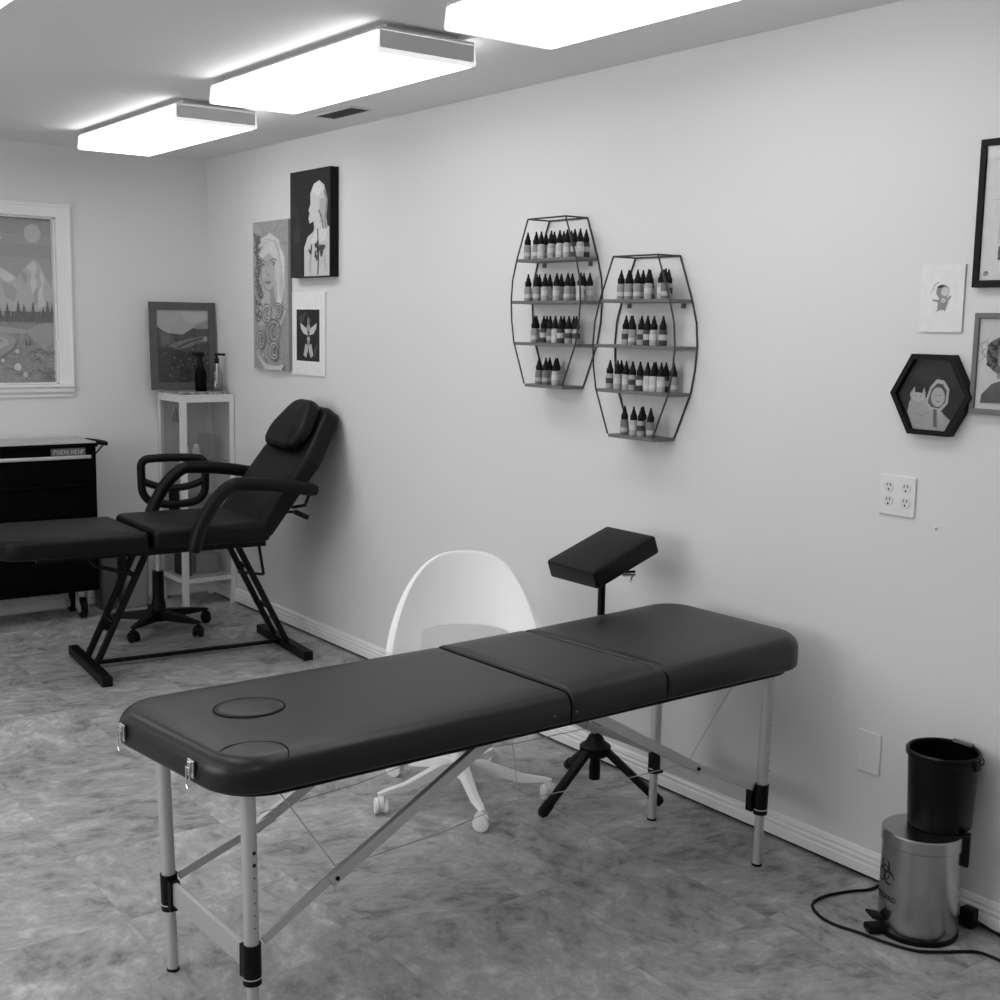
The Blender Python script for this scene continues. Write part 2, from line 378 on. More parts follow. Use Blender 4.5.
# ------------------------------------------------------------------ pictures
def ell(cx, cy, rx, ry, n=24, a=0, a0=0, a1=360):
    out = []
    for k in range(n):
        th = math.radians(a0 + (a1 - a0) * k / (n if a1 - a0 == 360 else n - 1)); x, y = rx * math.cos(th), ry * math.sin(th)
        out.append((cx + x * math.cos(a) - y * math.sin(a), cy + x * math.sin(a) + y * math.cos(a)))
    return out
def art(mb, mats, shapes, fn, d0=0.0):
    """shapes: (grey, points) polygons or (grey, points, width) strokes, in 0..1 picture coordinates (y scaled by the caller)"""
    d = d0
    for s in shapes:
        g = s[0]; key = G(g, .04 if g > .35 else .14)
        if key not in mats: mats.append(key)
        mb.cm = mats.index(key); d += .00012
        if len(s) == 2: mb.poly([fn(u, v, d) for u, v in s[1]])
        else:
            P = [Vector(p) for p in s[1]]; w = s[2]; l = []; r = []
            for i, p in enumerate(P):
                tn = (P[min(i + 1, len(P) - 1)] - P[max(i - 1, 0)]); tn.normalize(); n = Vector((-tn.y, tn.x)) * w / 2
                l.append(p + n); r.append(p - n)
            for i in range(len(P) - 1): mb.poly([fn(q.x, q.y, d) for q in (l[i], l[i + 1], r[i + 1], r[i])])
    mb.cm = 0
def canvas(name, label, cat, y0, y1, z0, z1, thick, bg, side, shapes):
    """canvas on the right wall; picture x runs from y0 (left in the photo) to y1, picture y 0..1 upwards"""
    mb = MB(); mats = [G(bg, .15), G(side)]
    shapes = [tuple([q[0], [(min(.99, max(.01, a)), min(.99, max(.01, b))) for a, b in q[1]]] + list(q[2:])) for q in shapes]
    mb.cm = 1; mb.box(W - thick, W - .0005, y1, y0, z0, z1); mb.cm = 0
    fn = lambda u, v, d: (W - thick - .0003 - d, y0 + (y1 - y0) * u, z0 + (z1 - z0) * v)
    mb.poly([fn(0, 0, 0), fn(1, 0, 0), fn(1, 1, 0), fn(0, 1, 0)]); art(mb, mats, shapes, fn)
    return tag(mb.build(name, mats, smooth='flat_art'), label, cat)
# tall grey portrait
sh = [(.42, [(.0, .55), (.25, .62), (.3, .9), (.15, 1), (0, 1)]), (.33, [(.55, .0), (1, 0), (1, .6), (.75, .5)])]
sh += [(.62, ell(.52, .66, .36, .235, 30)), (.42, [(.8, .42), (.98, .42), (.95, .75), (.8, .85)]), (.48, ell(.42, .63, .21, .165, 24)), (.66, [(.1, .78), (.2, .88), (.5, .92), (.75, .87), (.85, .7), (.7, .76), (.45, .79), (.2, .74)])]
sh += [(.5, [(.3, .5), (.55, .55), (.68, .62), (.72, .45), (.95, .40), (.8, .3), (.15, .3), (.1, .42)]), (.72, [(.66, .4), (.78, .42), (.9, .55), (.9, .75), (.78, .82), (.76, .6)])]
sh += [(.43, [(.24, .74), (.5, .745), (.62, .73), (.6, .69), (.42, .70), (.26, .69)]), (.2, [(.5, .735), (.6, .748), (.68, .735)], .010), (.62, ell(.60, .712, .05, .012, 12)), (.07, ell(.60, .712, .022, .011, 10)), (.16, [(.54, .722), (.60, .728), (.66, .716)], .007),
       (.22, [(.24, .735), (.30, .742), (.36, .73)], .010), (.15, ell(.31, .712, .035, .009, 12)), (.3, [(.44, .72), (.38, .655), (.43, .638), (.47, .645)], .010), (.55, [(.42, .70), (.44, .70), (.42, .65), (.40, .655)]),
       (.24, [(.34, .592), (.40, .600), (.44, .596), (.50, .600), (.54, .590), (.44, .576)]), (.3, [(.23, .74), (.25, .62), (.36, .545), (.5, .53), (.58, .56)], .010), (.33, [(.5, .53), (.58, .56), (.66, .48), (.66, .42), (.5, .44)])]
for k in range(9): sh.append(((.5, .74)[k % 2], [(.2 + .02 * k, .80 + .01 * k), (.45 + .03 * k, .885 - .003 * k), (.72 + .015 * k, .84 - .02 * k), (.78 + .012 * k, .70 - .02 * k), (.76 + .014 * k, .5)], .006))
for i in range(26):      # curls of dark line work on the left and the rose-like swirls at the bottom
    cx, cy = (.12 + .12 * random.random(), .35 + .6 * i / 26)
    sh.append((.19, ell(cx, cy, .07, .022, 12, a0=random.randint(0, 180), a1=random.randint(250, 420)), .014))
for cx, cy, r in ((.6, .25, .22), (.42, .38, .15), (.62, .13, .15), (.25, .2, .14), (.75, .4, .12)):
    for k in range(5): sh.append(((.2, .5)[k % 2], ell(cx + .01 * k, cy, r * (1 - .17 * k), r * .42 * (1 - .17 * k), 22, a0=30 * k, a1=300 + 30 * k), .011))
for k in range(4): sh.append((.6, ell(.65, .12, .5 - .06 * k, .1 + .03 * k, 20, a0=180, a1=300), .018))
canvas('portrait_painting', 'tall narrow grey canvas of a long-haired face above swirling flowers, left of the black canvas', 'painting', 6.13, 5.735, 1.313, 2.06, .022, .36, .3, sh)
# black canvas with the pale figure
sh = [(.035, [(0, 0), (.3, 0), (.25, .6), (0, .8)]), (.05, [(.05, .3), (.25, .35), (.2, .55)]),
      (.58, [(.36, 0), (.36, .28), (.45, .38), (.58, .42), (.66, .48), (.98, .46), (.98, 0)]),
      (.6, [(.62, .4), (.6, .52), (.5, .5), (.47, .545), (.5, .60), (.47, .625), (.52, .68), (.52, .78), (.6, .86), (.74, .89), (.86, .84), (.9, .74), (.88, .64), (.94, .44)]),
      (.72, [(.55, .8), (.64, .87), (.76, .88), (.84, .8), (.7, .74)]), (.45, [(.74, .72), (.86, .72), (.9, .5), (.76, .5)]),
      (.3, [(.86, .8), (.92, .7), (.88, .5), (.92, .4)], .05), (.66, [(.5, .3), (.9, .34), (.95, .44), (.66, .44)]), (.2, [(.72, .62), (.8, .55), (.84, .44)], .03),
      (.12, [(.7, .02), (.72, .2), (.7, .45)], .03)]
for i in range(22):
    a = random.random() * 6.28; cx, cy = .68 + .2 * math.cos(a) * random.random(), .22 + .09 * math.sin(a) * random.random() + .04
    sh.append((.08, ell(cx, cy, .045, .016, 8, a=random.random() * 3)))
sh.append((.5, [(.5, .05), (.53, .2)], .02)); sh.append((.5, [(.9, .05), (.86, .2)], .02))
canvas('figure_painting', 'deep black canvas of a pale tattooed figure turned away, topmost in the group of three', 'painting', 5.665, 5.265, 1.770, 2.270, .045, .028, .006, sh)
# white print
sh = [(.03, [(.14, .17), (.84, .17), (.84, .79), (.14, .79)]), (.08, [(.2, .7), (.45, .77), (.3, .6)]), (.08, [(.7, .2), (.8, .4), (.66, .3)]),
      (.62, [(.26, .63), (.46, .56), (.49, .48), (.36, .50), (.28, .56)]), (.62, [(.76, .63), (.56, .56), (.53, .48), (.66, .50), (.74, .56)]),
      (.4, ell(.51, .57, .06, .045, 14)), (.28, ell(.51, .65, .035, .05, 12)), (.5, ell(.51, .44, .045, .03, 12)), (.35, [(.47, .42), (.55, .42), (.53, .33), (.49, .33)]),
      (.5, [(.49, .36), (.42, .38), (.36, .24), (.44, .21), (.5, .3)]), (.5, [(.53, .36), (.6, .38), (.66, .24), (.58, .21), (.52, .3)]), (.2, [(.51, .7), (.51, .35)], .012)]
canvas('white_print', 'white paper print with a dark panel holding a pale winged shape, below the black canvas', 'print', 5.722, 5.385, 1.300, 1.703, .008, .84, .7, sh)
# small doodle print at right
sh = [(.30, ell(.52, .60, .155, .105, 22)), (.60, ell(.57, .60, .095, .065, 20)), (.05, [(.37, .66), (.45, .70), (.56, .70), (.5, .665), (.42, .65)]),
      (.3, ell(.45, .63, .16, .11, 12, a0=100, a1=185), .015), (.3, [(.24, .55), (.25, .60), (.30, .65)], .012),
      (.28, [(.45, .52), (.62, .52), (.66, .44), (.6, .33), (.42, .33), (.42, .44)]), (.6, ell(.54, .47, .055, .035, 14)), (.2, [(.50, .46), (.56, .465)], .01),
      (.28, [(.44, .475), (.3, .49), (.29, .465), (.44, .44)]), (.28, [(.63, .5), (.7, .545), (.73, .53), (.66, .47)]), (.22, [(.42, .33), (.4, .30), (.48, .33)]), (.22, [(.56, .33), (.62, .33), (.6, .31)])]
canvas('doodle_print', 'small unframed white print with a tiny grey cartoon figure, above the hexagonal picture', 'print', 2.088, 1.958, 1.564, 1.739, .006, .80, .6, sh)

def framed(name, label, y0, y1, z0, z1, fw_, depth, fm, bg, shapes, glass=True):
    t = thing(name, label, 'framed picture', (W, (y0 + y1) / 2, z0))
    d = depth
    mb = MB()
    mb.box(W - d, W - .0005, y1, y0, z1 - fw_, z1).box(W - d, W - .0005, y1, y0, z0, z0 + fw_)
    mb.box(W - d, W - .0005, y0 - fw_, y0, z0 + fw_, z1 - fw_).box(W - d, W - .0005, y1, y1 + fw_, z0 + fw_, z1 - fw_)
    mb.build('picture_frame', fm, t, bevel=.002)
    mats = [G(bg, .12)]; mb = MB(); a0, a1 = y0 - fw_, y1 + fw_; b0, b1 = z0 + fw_, z1 - fw_
    fn = lambda u, v, dd: (W - d * .7 - dd, a0 + (a1 - a0) * u, b0 + (b1 - b0) * v)
    mb.box(W - d * .7 + .0005, W - .002, a1, a0, b0, b1)
    mb.poly([fn(0, 0, 0), fn(1, 0, 0), fn(1, 1, 0), fn(0, 1, 0)]); art(mb, mats, shapes, fn)
    mb.build('picture', mats, t, smooth='flat_art')
    if glass: MB().box(W - d * .7 - .0045, W - d * .7 - .003, a1, a0, b0, b1).build('glazing', 'picglass', t)
    return t
# large black frame cut by the right edge
sh = [(.52, [(.05, .6), (.3, .6), (.3, .9), (.05, .9)], .004), (.16, [(.11, .15), (.11, .25), (.16, .27), (.95, .27), (.95, .15)]), (.10, [(.11, .15), (.95, .15), (.95, .17), (.11, .17)]), (.35, ell(.04, .05, .018, .02, 14)), (.15, ell(.045, .06, .008, .009, 8)), (.5, [(.11, .27), (.11, .86)], .004), (.5, [(.11, .86), (.9, .86)], .004)]
framed('large_picture', 'large black-framed picture with a wide white mount, topmost at the right edge', 1.928, 1.46, 1.678, 2.046, .018, .022, 'black', .78, sh)
# grey frame with portrait
sh = [(.33, ell(.10, .62, .07, .05, 14, a0=0, a1=300), .008), (.33, ell(.05, .68, .05, .06, 12, a0=20, a1=250), .008), (.36, [(.0, .5), (.06, .58), (.02, .7), (.08, .78)], .007),
      (.12, [(.04, .05), (.05, .16), (.13, .28), (.25, .34), (.42, .34), (.5, .28), (.56, .05)]), (.35, [(.17, .34), (.18, .46), (.3, .46), (.31, .34)]), (.42, ell(.25, .56, .10, .16, 20)),
      (.55, [(.04, .05), (.56, .05), (.56, .075), (.04, .065)])]
for i in range(30):
    a = math.radians(20 + 235 * i / 30); sh.append(((.05, .16)[i % 2], ell(.23 + .12 * math.cos(a) , .60 + .17 * math.sin(a), .035, .04, 9)))
for i in range(12): sh.append(((.05, .14)[i % 2], ell(.11 + .02 * (i % 3), .50 + .022 * i, .028, .03, 9)))
sh += [(.08, ell(.22, .58, .014, .01, 8)), (.08, ell(.29, .58, .014, .01, 8)), (.15, [(.23, .48), (.28, .48)], .012)]
framed('portrait_picture', 'grey-framed drawing of a dark curly-haired bust, below the large black frame', 1.912, 1.55, 1.357, 1.614, .014, .022, 'mid', .66, sh)
# hexagonal frame
t = thing('hexagonal_picture', 'black hexagonal framed picture with two pale hooded figures', 'framed picture', (W, 2.026, 1.398))
cy, cz, R = 2.026, 1.398, .1235
def hexa(r, s=1.0): return [(cy + r * math.cos(math.radians(60 * k + 0)), cz + r * s * math.sin(math.radians(60 * k))) for k in range(6)]
mb = MB(); o_, i_ = hexa(R), hexa(R - .016)
v = [on_right(a, b, .0005) for a, b in o_] + [on_right(a, b, .03) for a, b in o_] + [on_right(a, b, .0005) for a, b in i_] + [on_right(a, b, .03) for a, b in i_]; f = []
for i in range(6):
    j = (i + 1) % 6; f += [(i, j, 6 + j, 6 + i), (6 + i, 6 + j, 18 + j, 18 + i), (12 + i, 18 + i, 18 + j, 12 + j), (i, 12 + i, 12 + j, j)]
mb.add(v, f); mb.build('picture_frame', 'black', t)
mats = [G(.028, .2)]; mb = MB(); fn = lambda u, v, d: (W - .016 - d, cy - (u - .5) * 2 * R, cz + (v - .5) * 2 * R)
mb.poly([on_right(a, b, .016) for a, b in hexa(R - .013)])
sh = [(.04, [(.2, .7), (.4, .9), (.7, .85), (.8, .6), (.5, .55)]),
      (.40, [(.29, .11), (.20, .30), (.22, .42), (.30, .47), (.42, .47), (.50, .40), (.60, .34), (.74, .24), (.67, .11)]),
      (.42, [(.24, .42), (.22, .50), (.28, .58), (.29, .50), (.37, .50), (.40, .58), (.42, .50), (.41, .42)]), (.5, ell(.33, .47, .08, .05, 14)), (.26, ell(.29, .48, .012, .01, 6)), (.26, ell(.36, .48, .012, .01, 6)),
      (.48, [(.42, .42), (.47, .58), (.55, .67), (.64, .66), (.71, .57), (.70, .42), (.62, .33), (.5, .34)]), (.10, [(.45, .42), (.49, .56), (.56, .63), (.63, .62), (.68, .55), (.67, .43), (.6, .36), (.5, .37)]),
      (.46, ell(.575, .48, .085, .105, 18)), (.25, ell(.55, .50, .014, .01, 6)), (.25, ell(.60, .50, .014, .01, 6)), (.2, [(.555, .435), (.60, .435)], .012),
      (.14, [(.53, .35), (.57, .35), (.58, .16), (.54, .16)]), (.44, [(.58, .34), (.65, .32), (.66, .22), (.58, .24)]), (.3, [(.32, .3), (.4, .27), (.47, .32)], .012), (.3, [(.3, .2), (.38, .18)], .01)]
art(mb, mats, sh, fn); mb.build('picture', mats, t, smooth='flat_art')
mb = MB(); mb.prism(hexa(R - .0158), .0205, .022, on_right); mb.build('glazing', 'picglass', t)

# landscape painting filling the window recess
mats = [G(.29, .12)]; mb = MB(); yy = YB + .04
fn = lambda u, v, d: (WX0 + .0095 + (WX1 - WX0 - .019) * u, yy - d, WZ0 + .0085 + (WZ1 - WZ0 - .017) * v)
mb.box(WX0 + .0095, WX1 - .0095, yy + .0005, yy + .02, WZ0 + .0085, WZ1 - .0085)
mb.poly([fn(0, 0, 0), fn(1, 0, 0), fn(1, 1, 0), fn(0, 1, 0)])
def X(px): return .797 + .0035 * px
def Y(py): return (384 - py) / 167.0
def PP(*q): return [(X(a), Y(b)) for a, b in q]
sh = [(.27, [(0, .5), (1, .5), (1, 1), (0, 1)]), (.25, [(0, .93), (1, .90), (1, 1), (0, 1)]), (.25, [(0, .78), (1, .76), (1, .84), (0, .86)]), (.36, ell(X(38), Y(232), .032, .056, 36)),
      (.46, [(X(-14), Y(237)), (X(0), Y(235)), (X(5), Y(238)), (X(0), Y(241)), (X(-14), Y(242))]),
      (.34, [(.1, .4), (.3, .62), (.42, .58), (.55, .72)] + PP((-30, 285), (-12, 258), (0, 266), (10, 271), (20, 277), (28, 267), (34, 261), (39, 258), (44, 262), (48, 270), (53, 280), (58, 288), (58, 330)) + [(.1, .33)]),
      (.44, PP((0, 267), (10, 272), (18, 278), (12, 282), (5, 280), (-6, 272))), (.42, PP((31, 266), (38, 260), (42, 266), (39, 276), (42, 284), (36, 294), (34, 282), (36, 274))), (.43, PP((45, 268), (50, 278), (47, 292), (50, 304), (43, 308), (42, 294), (46, 284))),
      (.27, PP((24, 272), (28, 270), (31, 275), (30, 284), (26, 281))), (.28, PP((2, 282), (12, 284), (20, 290), (16, 302), (6, 296))), (.28, PP((38, 290), (43, 286), (42, 300), (37, 306))),
      (.24, PP((-200, 318), (60, 314), (60, 332), (-200, 332))), (.21, [(0, 0), (1, 0), (1, Y(320)), (0, Y(330))]), (.27, PP((-200, 326), (0, 327), (14, 328), (30, 330), (44, 324), (58, 318), (58, 322), (44, 330), (26, 334), (-200, 331))),
      (.25, PP((-40, 335), (0, 333), (12, 336), (18, 342), (14, 348), (4, 354), (-10, 362), (-40, 366))), (.32, PP((-30, 338), (0, 337), (8, 340), (8, 345), (0, 350), (-20, 352))),
      (.16, PP((-10, 362), (4, 357), (14, 349), (19, 341)), .010), (.26, PP((28, 332), (44, 326), (57, 322), (57, 344), (46, 350), (36, 340)))]
for px, top in [(-130 + 9 * k, 304 + (k * 7) % 11) for k in range(14)] + [(0, 308), (8, 302), (14, 312), (20, 299), (26, 303), (31, 312), (36, 301), (42, 311), (47, 306), (52, 299), (57, 302)]:
    hgt = 322 - top; w = hgt * .26
    sh.append((.12, PP((px - w, 322), (px + w, 322), (px + w * .9, 316), (px + w * .55, 317), (px + w * .7, 311), (px + w * .35, 311.5), (px, top), (px - w * .35, 311.5), (px - w * .7, 311), (px - w * .55, 317), (px - w * .9, 316))))
for k in range(30):
    px, py = 28 + 29 * random.random(), 350 + 32 * random.random(); sh.append(((.15, .27)[k % 2], PP((px, py), (px + 4, py - 2), (px + 8, py + 1)), .007))
for k in range(14):
    px, py = -20 + 75 * random.random(), 334 + 40 * random.random(); sh.append((.25, PP((px, py), (px + 5, py + 2), (px + 12, py + 1)), .012))
for px, py, r in ((17, 352, 2.3), (17, 368, 4), (25, 376, 2.6), (1, 361, 2)): sh.append((.42, ell(X(px), Y(py), r * .0035, r * .006, 12)))
for px in (27, 31): sh.append((.12, PP((px - 1, 346), (px + 1, 346), (px + .5, 340), (px - .5, 340))))
sh = [tuple([q[0] * 1.45, [(min(1, max(0, a)), min(1, max(0, b))) for a, b in q[1]]] + list(q[2:])) for q in sh]
art(mb, mats, sh, fn)
tag(mb.build('landscape_painting', mats, smooth='flat_art'), 'mountain and pine landscape painting with a pale moon, set in the window recess', 'painting')

# framed photograph leaning on the glass cabinet
t = thing('framed_photograph', 'grey wood framed mountain photograph leaning on top of the glass cabinet', 'framed picture', (2.75, 6.66, 1.176))
P0, P1 = Vector((2.562, 6.672, 1.1760)), Vector((2.926, 6.640, 1.1760))
ex = (P1 - P0); FWD = ex.length; ex.normalize(); ez = Vector((0.0, .05, 1)).normalized(); en = ex.cross(ez).normalized()
FH = .476
def lean(u, v, d): return P0 + ex * (u * FWD) + ez * (v * FH) + en * d
mb = MB(); bw, bh = .105, .085
for (u0_, u1_, v0_, v1_) in ((0, 1, 1 - bh, 1), (0, 1, 0, bh), (0, bw, bh, 1 - bh), (1 - bw, 1, bh, 1 - bh)):
    mb.prism([(u0_, v0_), (u1_, v0_), (u1_, v1_), (u0_, v1_)], 0, .018, lean)
mb.build('picture_frame', G(.105, .1), t)
mats = [G(.08, .4)]; mb = MB(); fn = lambda u, v, d: lean(bw + (1 - 2 * bw) * u, bh + (1 - 2 * bh) * v, .006 + d)
mb.poly([fn(0, 0, 0), fn(1, 0, 0), fn(1, 1, 0), fn(0, 1, 0)])
sh = [(.42, [(0, .7), (.3, .66), (.5, .66), (.7, .75), (1, .8), (1, 1), (0, 1)]), (.50, [(.4, 1), (.55, .88), (.7, .80), (1, .88), (1, 1)]), (.3, [(.72, .78), (1, .86), (1, .74), (.75, .74)]),
      (.10, [(0, .78), (.06, .74), (.2, .68), (.45, .66), (.48, .64), (.55, .67), (.72, .74), (1, .74), (1, .6), (0, .6)]), (.14, [(.05, .70), (.3, .66), (.35, .55), (.1, .5)]),
      (.2, [(.2, .5), (.45, .58), (.9, .64), (.98, .58), (.6, .48), (.4, .46)]), (.38, [(.88, .62), (.96, .64), (.98, .58), (.92, .56)]), (.05, [(.4, .48), (.6, .55), (.9, .62), (.7, .5)], .02),
      (.055, [(0, 0), (1, 0), (1, .3), (.6, .42), (0, .48)])]
for k in range(60): sh.append((random.choice((.12, .03, .16, .04)), ell(random.random() * .96 + .02, random.random() * .44 + .02, .025, .012, 7, a=random.random())))
art(mb, mats, sh, fn); mb.build('picture', mats, t, smooth='flat_art')
mb = MB(); mb.prism([(bw, bh), (1 - bw, bh), (1 - bw, 1 - bh), (bw, 1 - bh)], .0135, .0145, lean); mb.build('glazing', 'picglass', t)

# ------------------------------------------------------------------ glass cabinet in the corner
cx0, cx1, cy0, cy1 = 2.624, 2.930, 6.42, 6.742; ct = 1.150
t = thing('glass_cabinet', 'white metal display cabinet with glass door and sides in the corner', 'cabinet', ((cx0 + cx1) / 2, (cy0 + cy1) / 2, 0))
pw = .034
for x in (cx0, cx1 - pw * .75):
    for y in (cy0, cy1 - .022): MB().box(x, x + (pw if x == cx0 and y == cy0 else .026), y, y + .022, 0.001, ct).build('post', 'whitem', t)
for z0, z1 in ((.135, .158), (ct - .03, ct)):
    MB().box(cx0 + .02, cx1 - .02, cy0 + .002, cy0 + .02, z0, z1).build('rail', 'whitem', t)
    MB().box(cx0 + .002, cx0 + .02, cy0 + .02, cy1 - .02, z0, z1).build('rail', 'whitem', t)
    MB().box(cx1 - .02, cx1 - .002, cy0 + .02, cy1 - .02, z0, z1).build('rail', 'whitem', t)
MB().box(cx0, cx1, cy0, cy1, ct, ct + .010).build('cabinet_top', 'whitem', t, bevel=.002)
MB().box(cx0 + .02, cx1 - .02, cy1 - .012, cy1 - .004, .15, ct - .01).build('back_panel', 'cabback', t)
MB().box(cx0 + .02, cx1 - .02, cy0 + .02, cy1 - .02, .145, .155).build('bottom_panel', 'cabback', t)
for z in (.46, .79):
    MB().box(cx0 + .02, cx1 - .02, cy0 + .03, cy1 - .02, z, z + .006).build('glass_shelf', 'glass', t)
d = MB().box(cx0 + .034, cx1 - .026, cy0 + .006, cy0 + .010, .16, ct - .032).build('door_glass', 'glass', t)
MB().box(cx0 + .008, cx0 + .012, cy0 + .022, cy1 - .022, .16, ct - .032).build('side_glass', 'glass', t)
MB().box(cx0 + .03, cx0 + .045, cy0 - .012, cy0 + .004, .76, .80).build('door_knob', 'whitem', d)
tag(MB().box(cx0 + .004, cx1 - .03, cy0 + .006, cy1 - .09, ct + .0102, ct + .024).build('mottled_mat', 'toptray', bevel=.003), 'thin mottled grey mat lying on top of the glass cabinet', 'mat')
# contents of the cabinet
def jar(x, y, z, r, h, m, label, capm='whitep', name='jar'):
    t = thing(name, label, 'jar', (x, y, z))
    MB().lathe([(0, z + .0005), (r, z + .0005), (r, z + h * .72), (r * .6, z + h * .8), (0, z + h * .8)], (x, y), 14).build('jar_body', m, t, smooth=True)
    MB().lathe([(0, z + h * .8), (r * .62, z + h * .8), (r * .62, z + h), (0, z + h)], (x, y), 14).build('lid', capm, t, smooth=True)
jar(2.70, 6.55, .797, .022, .10, 'whitem', 'white jar on the upper glass shelf, left one behind the cabinet door', 'mid')
jar(2.765, 6.55, .797, .022, .085, 'offw', 'pale jar on the upper glass shelf in the middle of the cabinet', 'whitep')
tag(MB().box(2.80, 2.875, 6.55, 6.63, .797, .93).build('supply_box', G(.36), bevel=.003), 'light grey supply box at the right end of the upper glass shelf', 'box')
mb = MB().prism([(6.50, 1.005), (6.62, 1.005), (6.56, 1.09)], 2.650, 2.654, lambda a, b, d: (d, a, b))
tag(mb.build('triangle_sign', 'mid'), 'small dark triangular card inside the cabinet behind the side glass', 'card')
tag(MB().box(2.69, 2.87, 6.55, 6.67, .467, .60).build('supply_box', G(.30), bevel=.003), 'grey carton on the lower glass shelf of the cabinet', 'box')
tag(MB().box(2.67, 2.72, 6.52, 6.66, .156, .30).build('black_box', 'black', bevel=.003), 'black carton at the bottom left inside the cabinet', 'box')
tag(MB().box(2.75, 2.88, 6.54, 6.67, .156, .27).build('supply_box', G(.34), bevel=.003), 'pale carton on the bottom panel of the cabinet', 'box')
# pump bottles on top
tz = ct + .0245
t = thing('foam_pump_bottle', 'black foam pump bottle on top of the glass cabinet', 'bottle', (2.775, 6.50, tz))
c = (2.775, 6.50)
MB().lathe([(0, tz), (.029, tz), (.031, tz + .005), (.031, tz + .10), (.026, tz + .12), (.017, tz + .13), (0, tz + .13)], c, 20).build('bottle_body', 'tool', t, smooth=True)
MB().lathe([(0, tz + .13), (.018, tz + .13), (.018, tz + .155), (.012, tz + .16), (.012, tz + .19), (0, tz + .19)], c, 16).build('pump_collar', 'black', t, smooth=True)
MB().lathe([(0, tz + .19), (.023, tz + .188), (.025, tz + .205), (.018, tz + .212), (0, tz + .212)], c, 16).bar((c[0], c[1], tz + .203), (c[0] - .045, c[1] - .01, tz + .203), .018, .014).build('pump_head', 'black', t, smooth=True)
t = thing('clear_pump_bottle', 'clear pump bottle with black nozzle on the cabinet top, against the right wall', 'bottle', (2.868, 6.50, tz))
c = (2.868, 6.50)
MB().lathe([(0, tz), (.03, tz), (.031, tz + .01), (.030, tz + .09), (.018, tz + .12), (.011, tz + .14), (.011, tz + .15), (0, tz + .15)], c, 20).build('bottle_body', 'clear', t, smooth=True)
MB().lathe([(0, tz + .002), (.028, tz + .002), (.028, tz + .04), (0, tz + .04)], c, 20).build('liquid', G(.2), t, smooth=True)
MB().cyl((c[0], c[1], tz + .01), (c[0], c[1], tz + .15), .004, 8).build('dip_tube', 'whitep', t)
MB().lathe([(0, tz + .15), (.012, tz + .15), (.012, tz + .178), (.006, tz + .18), (.006, tz + .20), (0, tz + .20)], c, 14).bar((c[0] - .012, c[1], tz + .20), (c[0] + .040, c[1] - .02, tz + .198), .014, .012).build('pump_head', 'black', t)

# ------------------------------------------------------------------ tool chest
tx0, tx1, ty0, ty1 = 1.02, 2.170, 6.42, 6.735
t = thing('tool_chest', 'black rolling tool chest under the window painting', 'tool chest', (1.59, 6.6, 0))
MB().box(tx0, tx1, ty0 + .012, ty1, .155, .905).build('chest_body', 'tool', t, bevel=.004)
MB().box(tx0 - .005, tx1 + .005, ty0 - .004, ty1 + .005, .905, .925).build('top_tray', 'tool', t, bevel=.003)
MB().box(tx0 + .004, tx1 - .004, ty0, ty1 - .004, .9252, .932).build('top_mat', 'mat_top', t)
zz = [(.868, .903, 0), (.72, .852, 1), (.575, .708, 1), (.40, .563, 1), (.19, .388, 1)]
for i, (a, b, hd) in enumerate(zz[1:]):
    dr = MB().box(tx0 + .02, tx1 - .02, ty0, ty0 + .012, a, b).build('drawer', 'tool', t, bevel=.003)
    MB().bar((tx0 + .04, ty0 - .010, b + .004), (tx1 - .034, ty0 - .010, b + .004), .018, .018).build('drawer_pull', 'steelbar' if i == 0 else 'tool', dr, bevel=.003)
np_ = MB().box(1.940, 2.110, ty0 - .0035, ty0 + .012, .866, .902).build('name_plate', G(.12), t)
mb = MB()
for k in range(9):      # worn raised lettering, not legible from the room
    x = 1.950 + k * .0175
    mb.box(x, x + .005, ty0 - .005, ty0 - .0035, .873, .895)
    if k % 3 != 1: mb.box(x + .005, x + .013, ty0 - .005, ty0 - .0035, .889 - .004 * (k % 2), .895 - .004 * (k % 2))
    if k % 2: mb.box(x + .010, x + .0145, ty0 - .005, ty0 - .0035, .873, .889)
    if k % 4 == 2: mb.box(x + .004, x + .013, ty0 - .005, ty0 - .0035, .873, .879)
mb.build('plate_lettering', G(.38), np_)
MB().tube([(tx1 + .002, 6.46, .925), (tx1 + .065, 6.46, .915), (tx1 + .075, 6.50, .914), (tx1 + .075, 6.56, .914), (tx1 + .065, 6.60, .915), (tx1 + .002, 6.60, .925)], .011, 10).build('side_handle', 'black', t, smooth=True)
MB().bar((tx1 + .001, 6.47, .855), (tx1 + .05, 6.47, .908), .008, .006).bar((tx1 + .001, 6.59, .855), (tx1 + .05, 6.59, .908), .008, .006).build('handle_brace', 'black', t)
for x in (1.12, 2.10):
    for y in (6.50, 6.67):
        f = MB().box(x - .035, x + .035, y - .035, y + .035, .146, .1545).box(x - .026, x - .022, y - .02, y + .03, .05, .15).box(x + .022, x + .026, y - .02, y + .03, .05, .15).build('caster_fork', 'alu', t)
        w = MB(); w.T = lambda q, x=x, y=y: Vector((x + q.z, y + q.x, .056 + q.y)); w.lathe([(0, -.016), (.045, -.016), (.055, -.01), (.055, .01), (.045, .016), (0, .016)], n=24)
        wh = w.build('caster_wheel', 'black', f, smooth=True)
        w = MB(); w.T = lambda q, x=x, y=y: Vector((x + q.z, y + q.x, .056 + q.y)); w.lathe([(0, -.018), (.028, -.018), (.028, .018), (0, .018)], n=18); w.build('wheel_hub', 'alu', f, smooth=True)
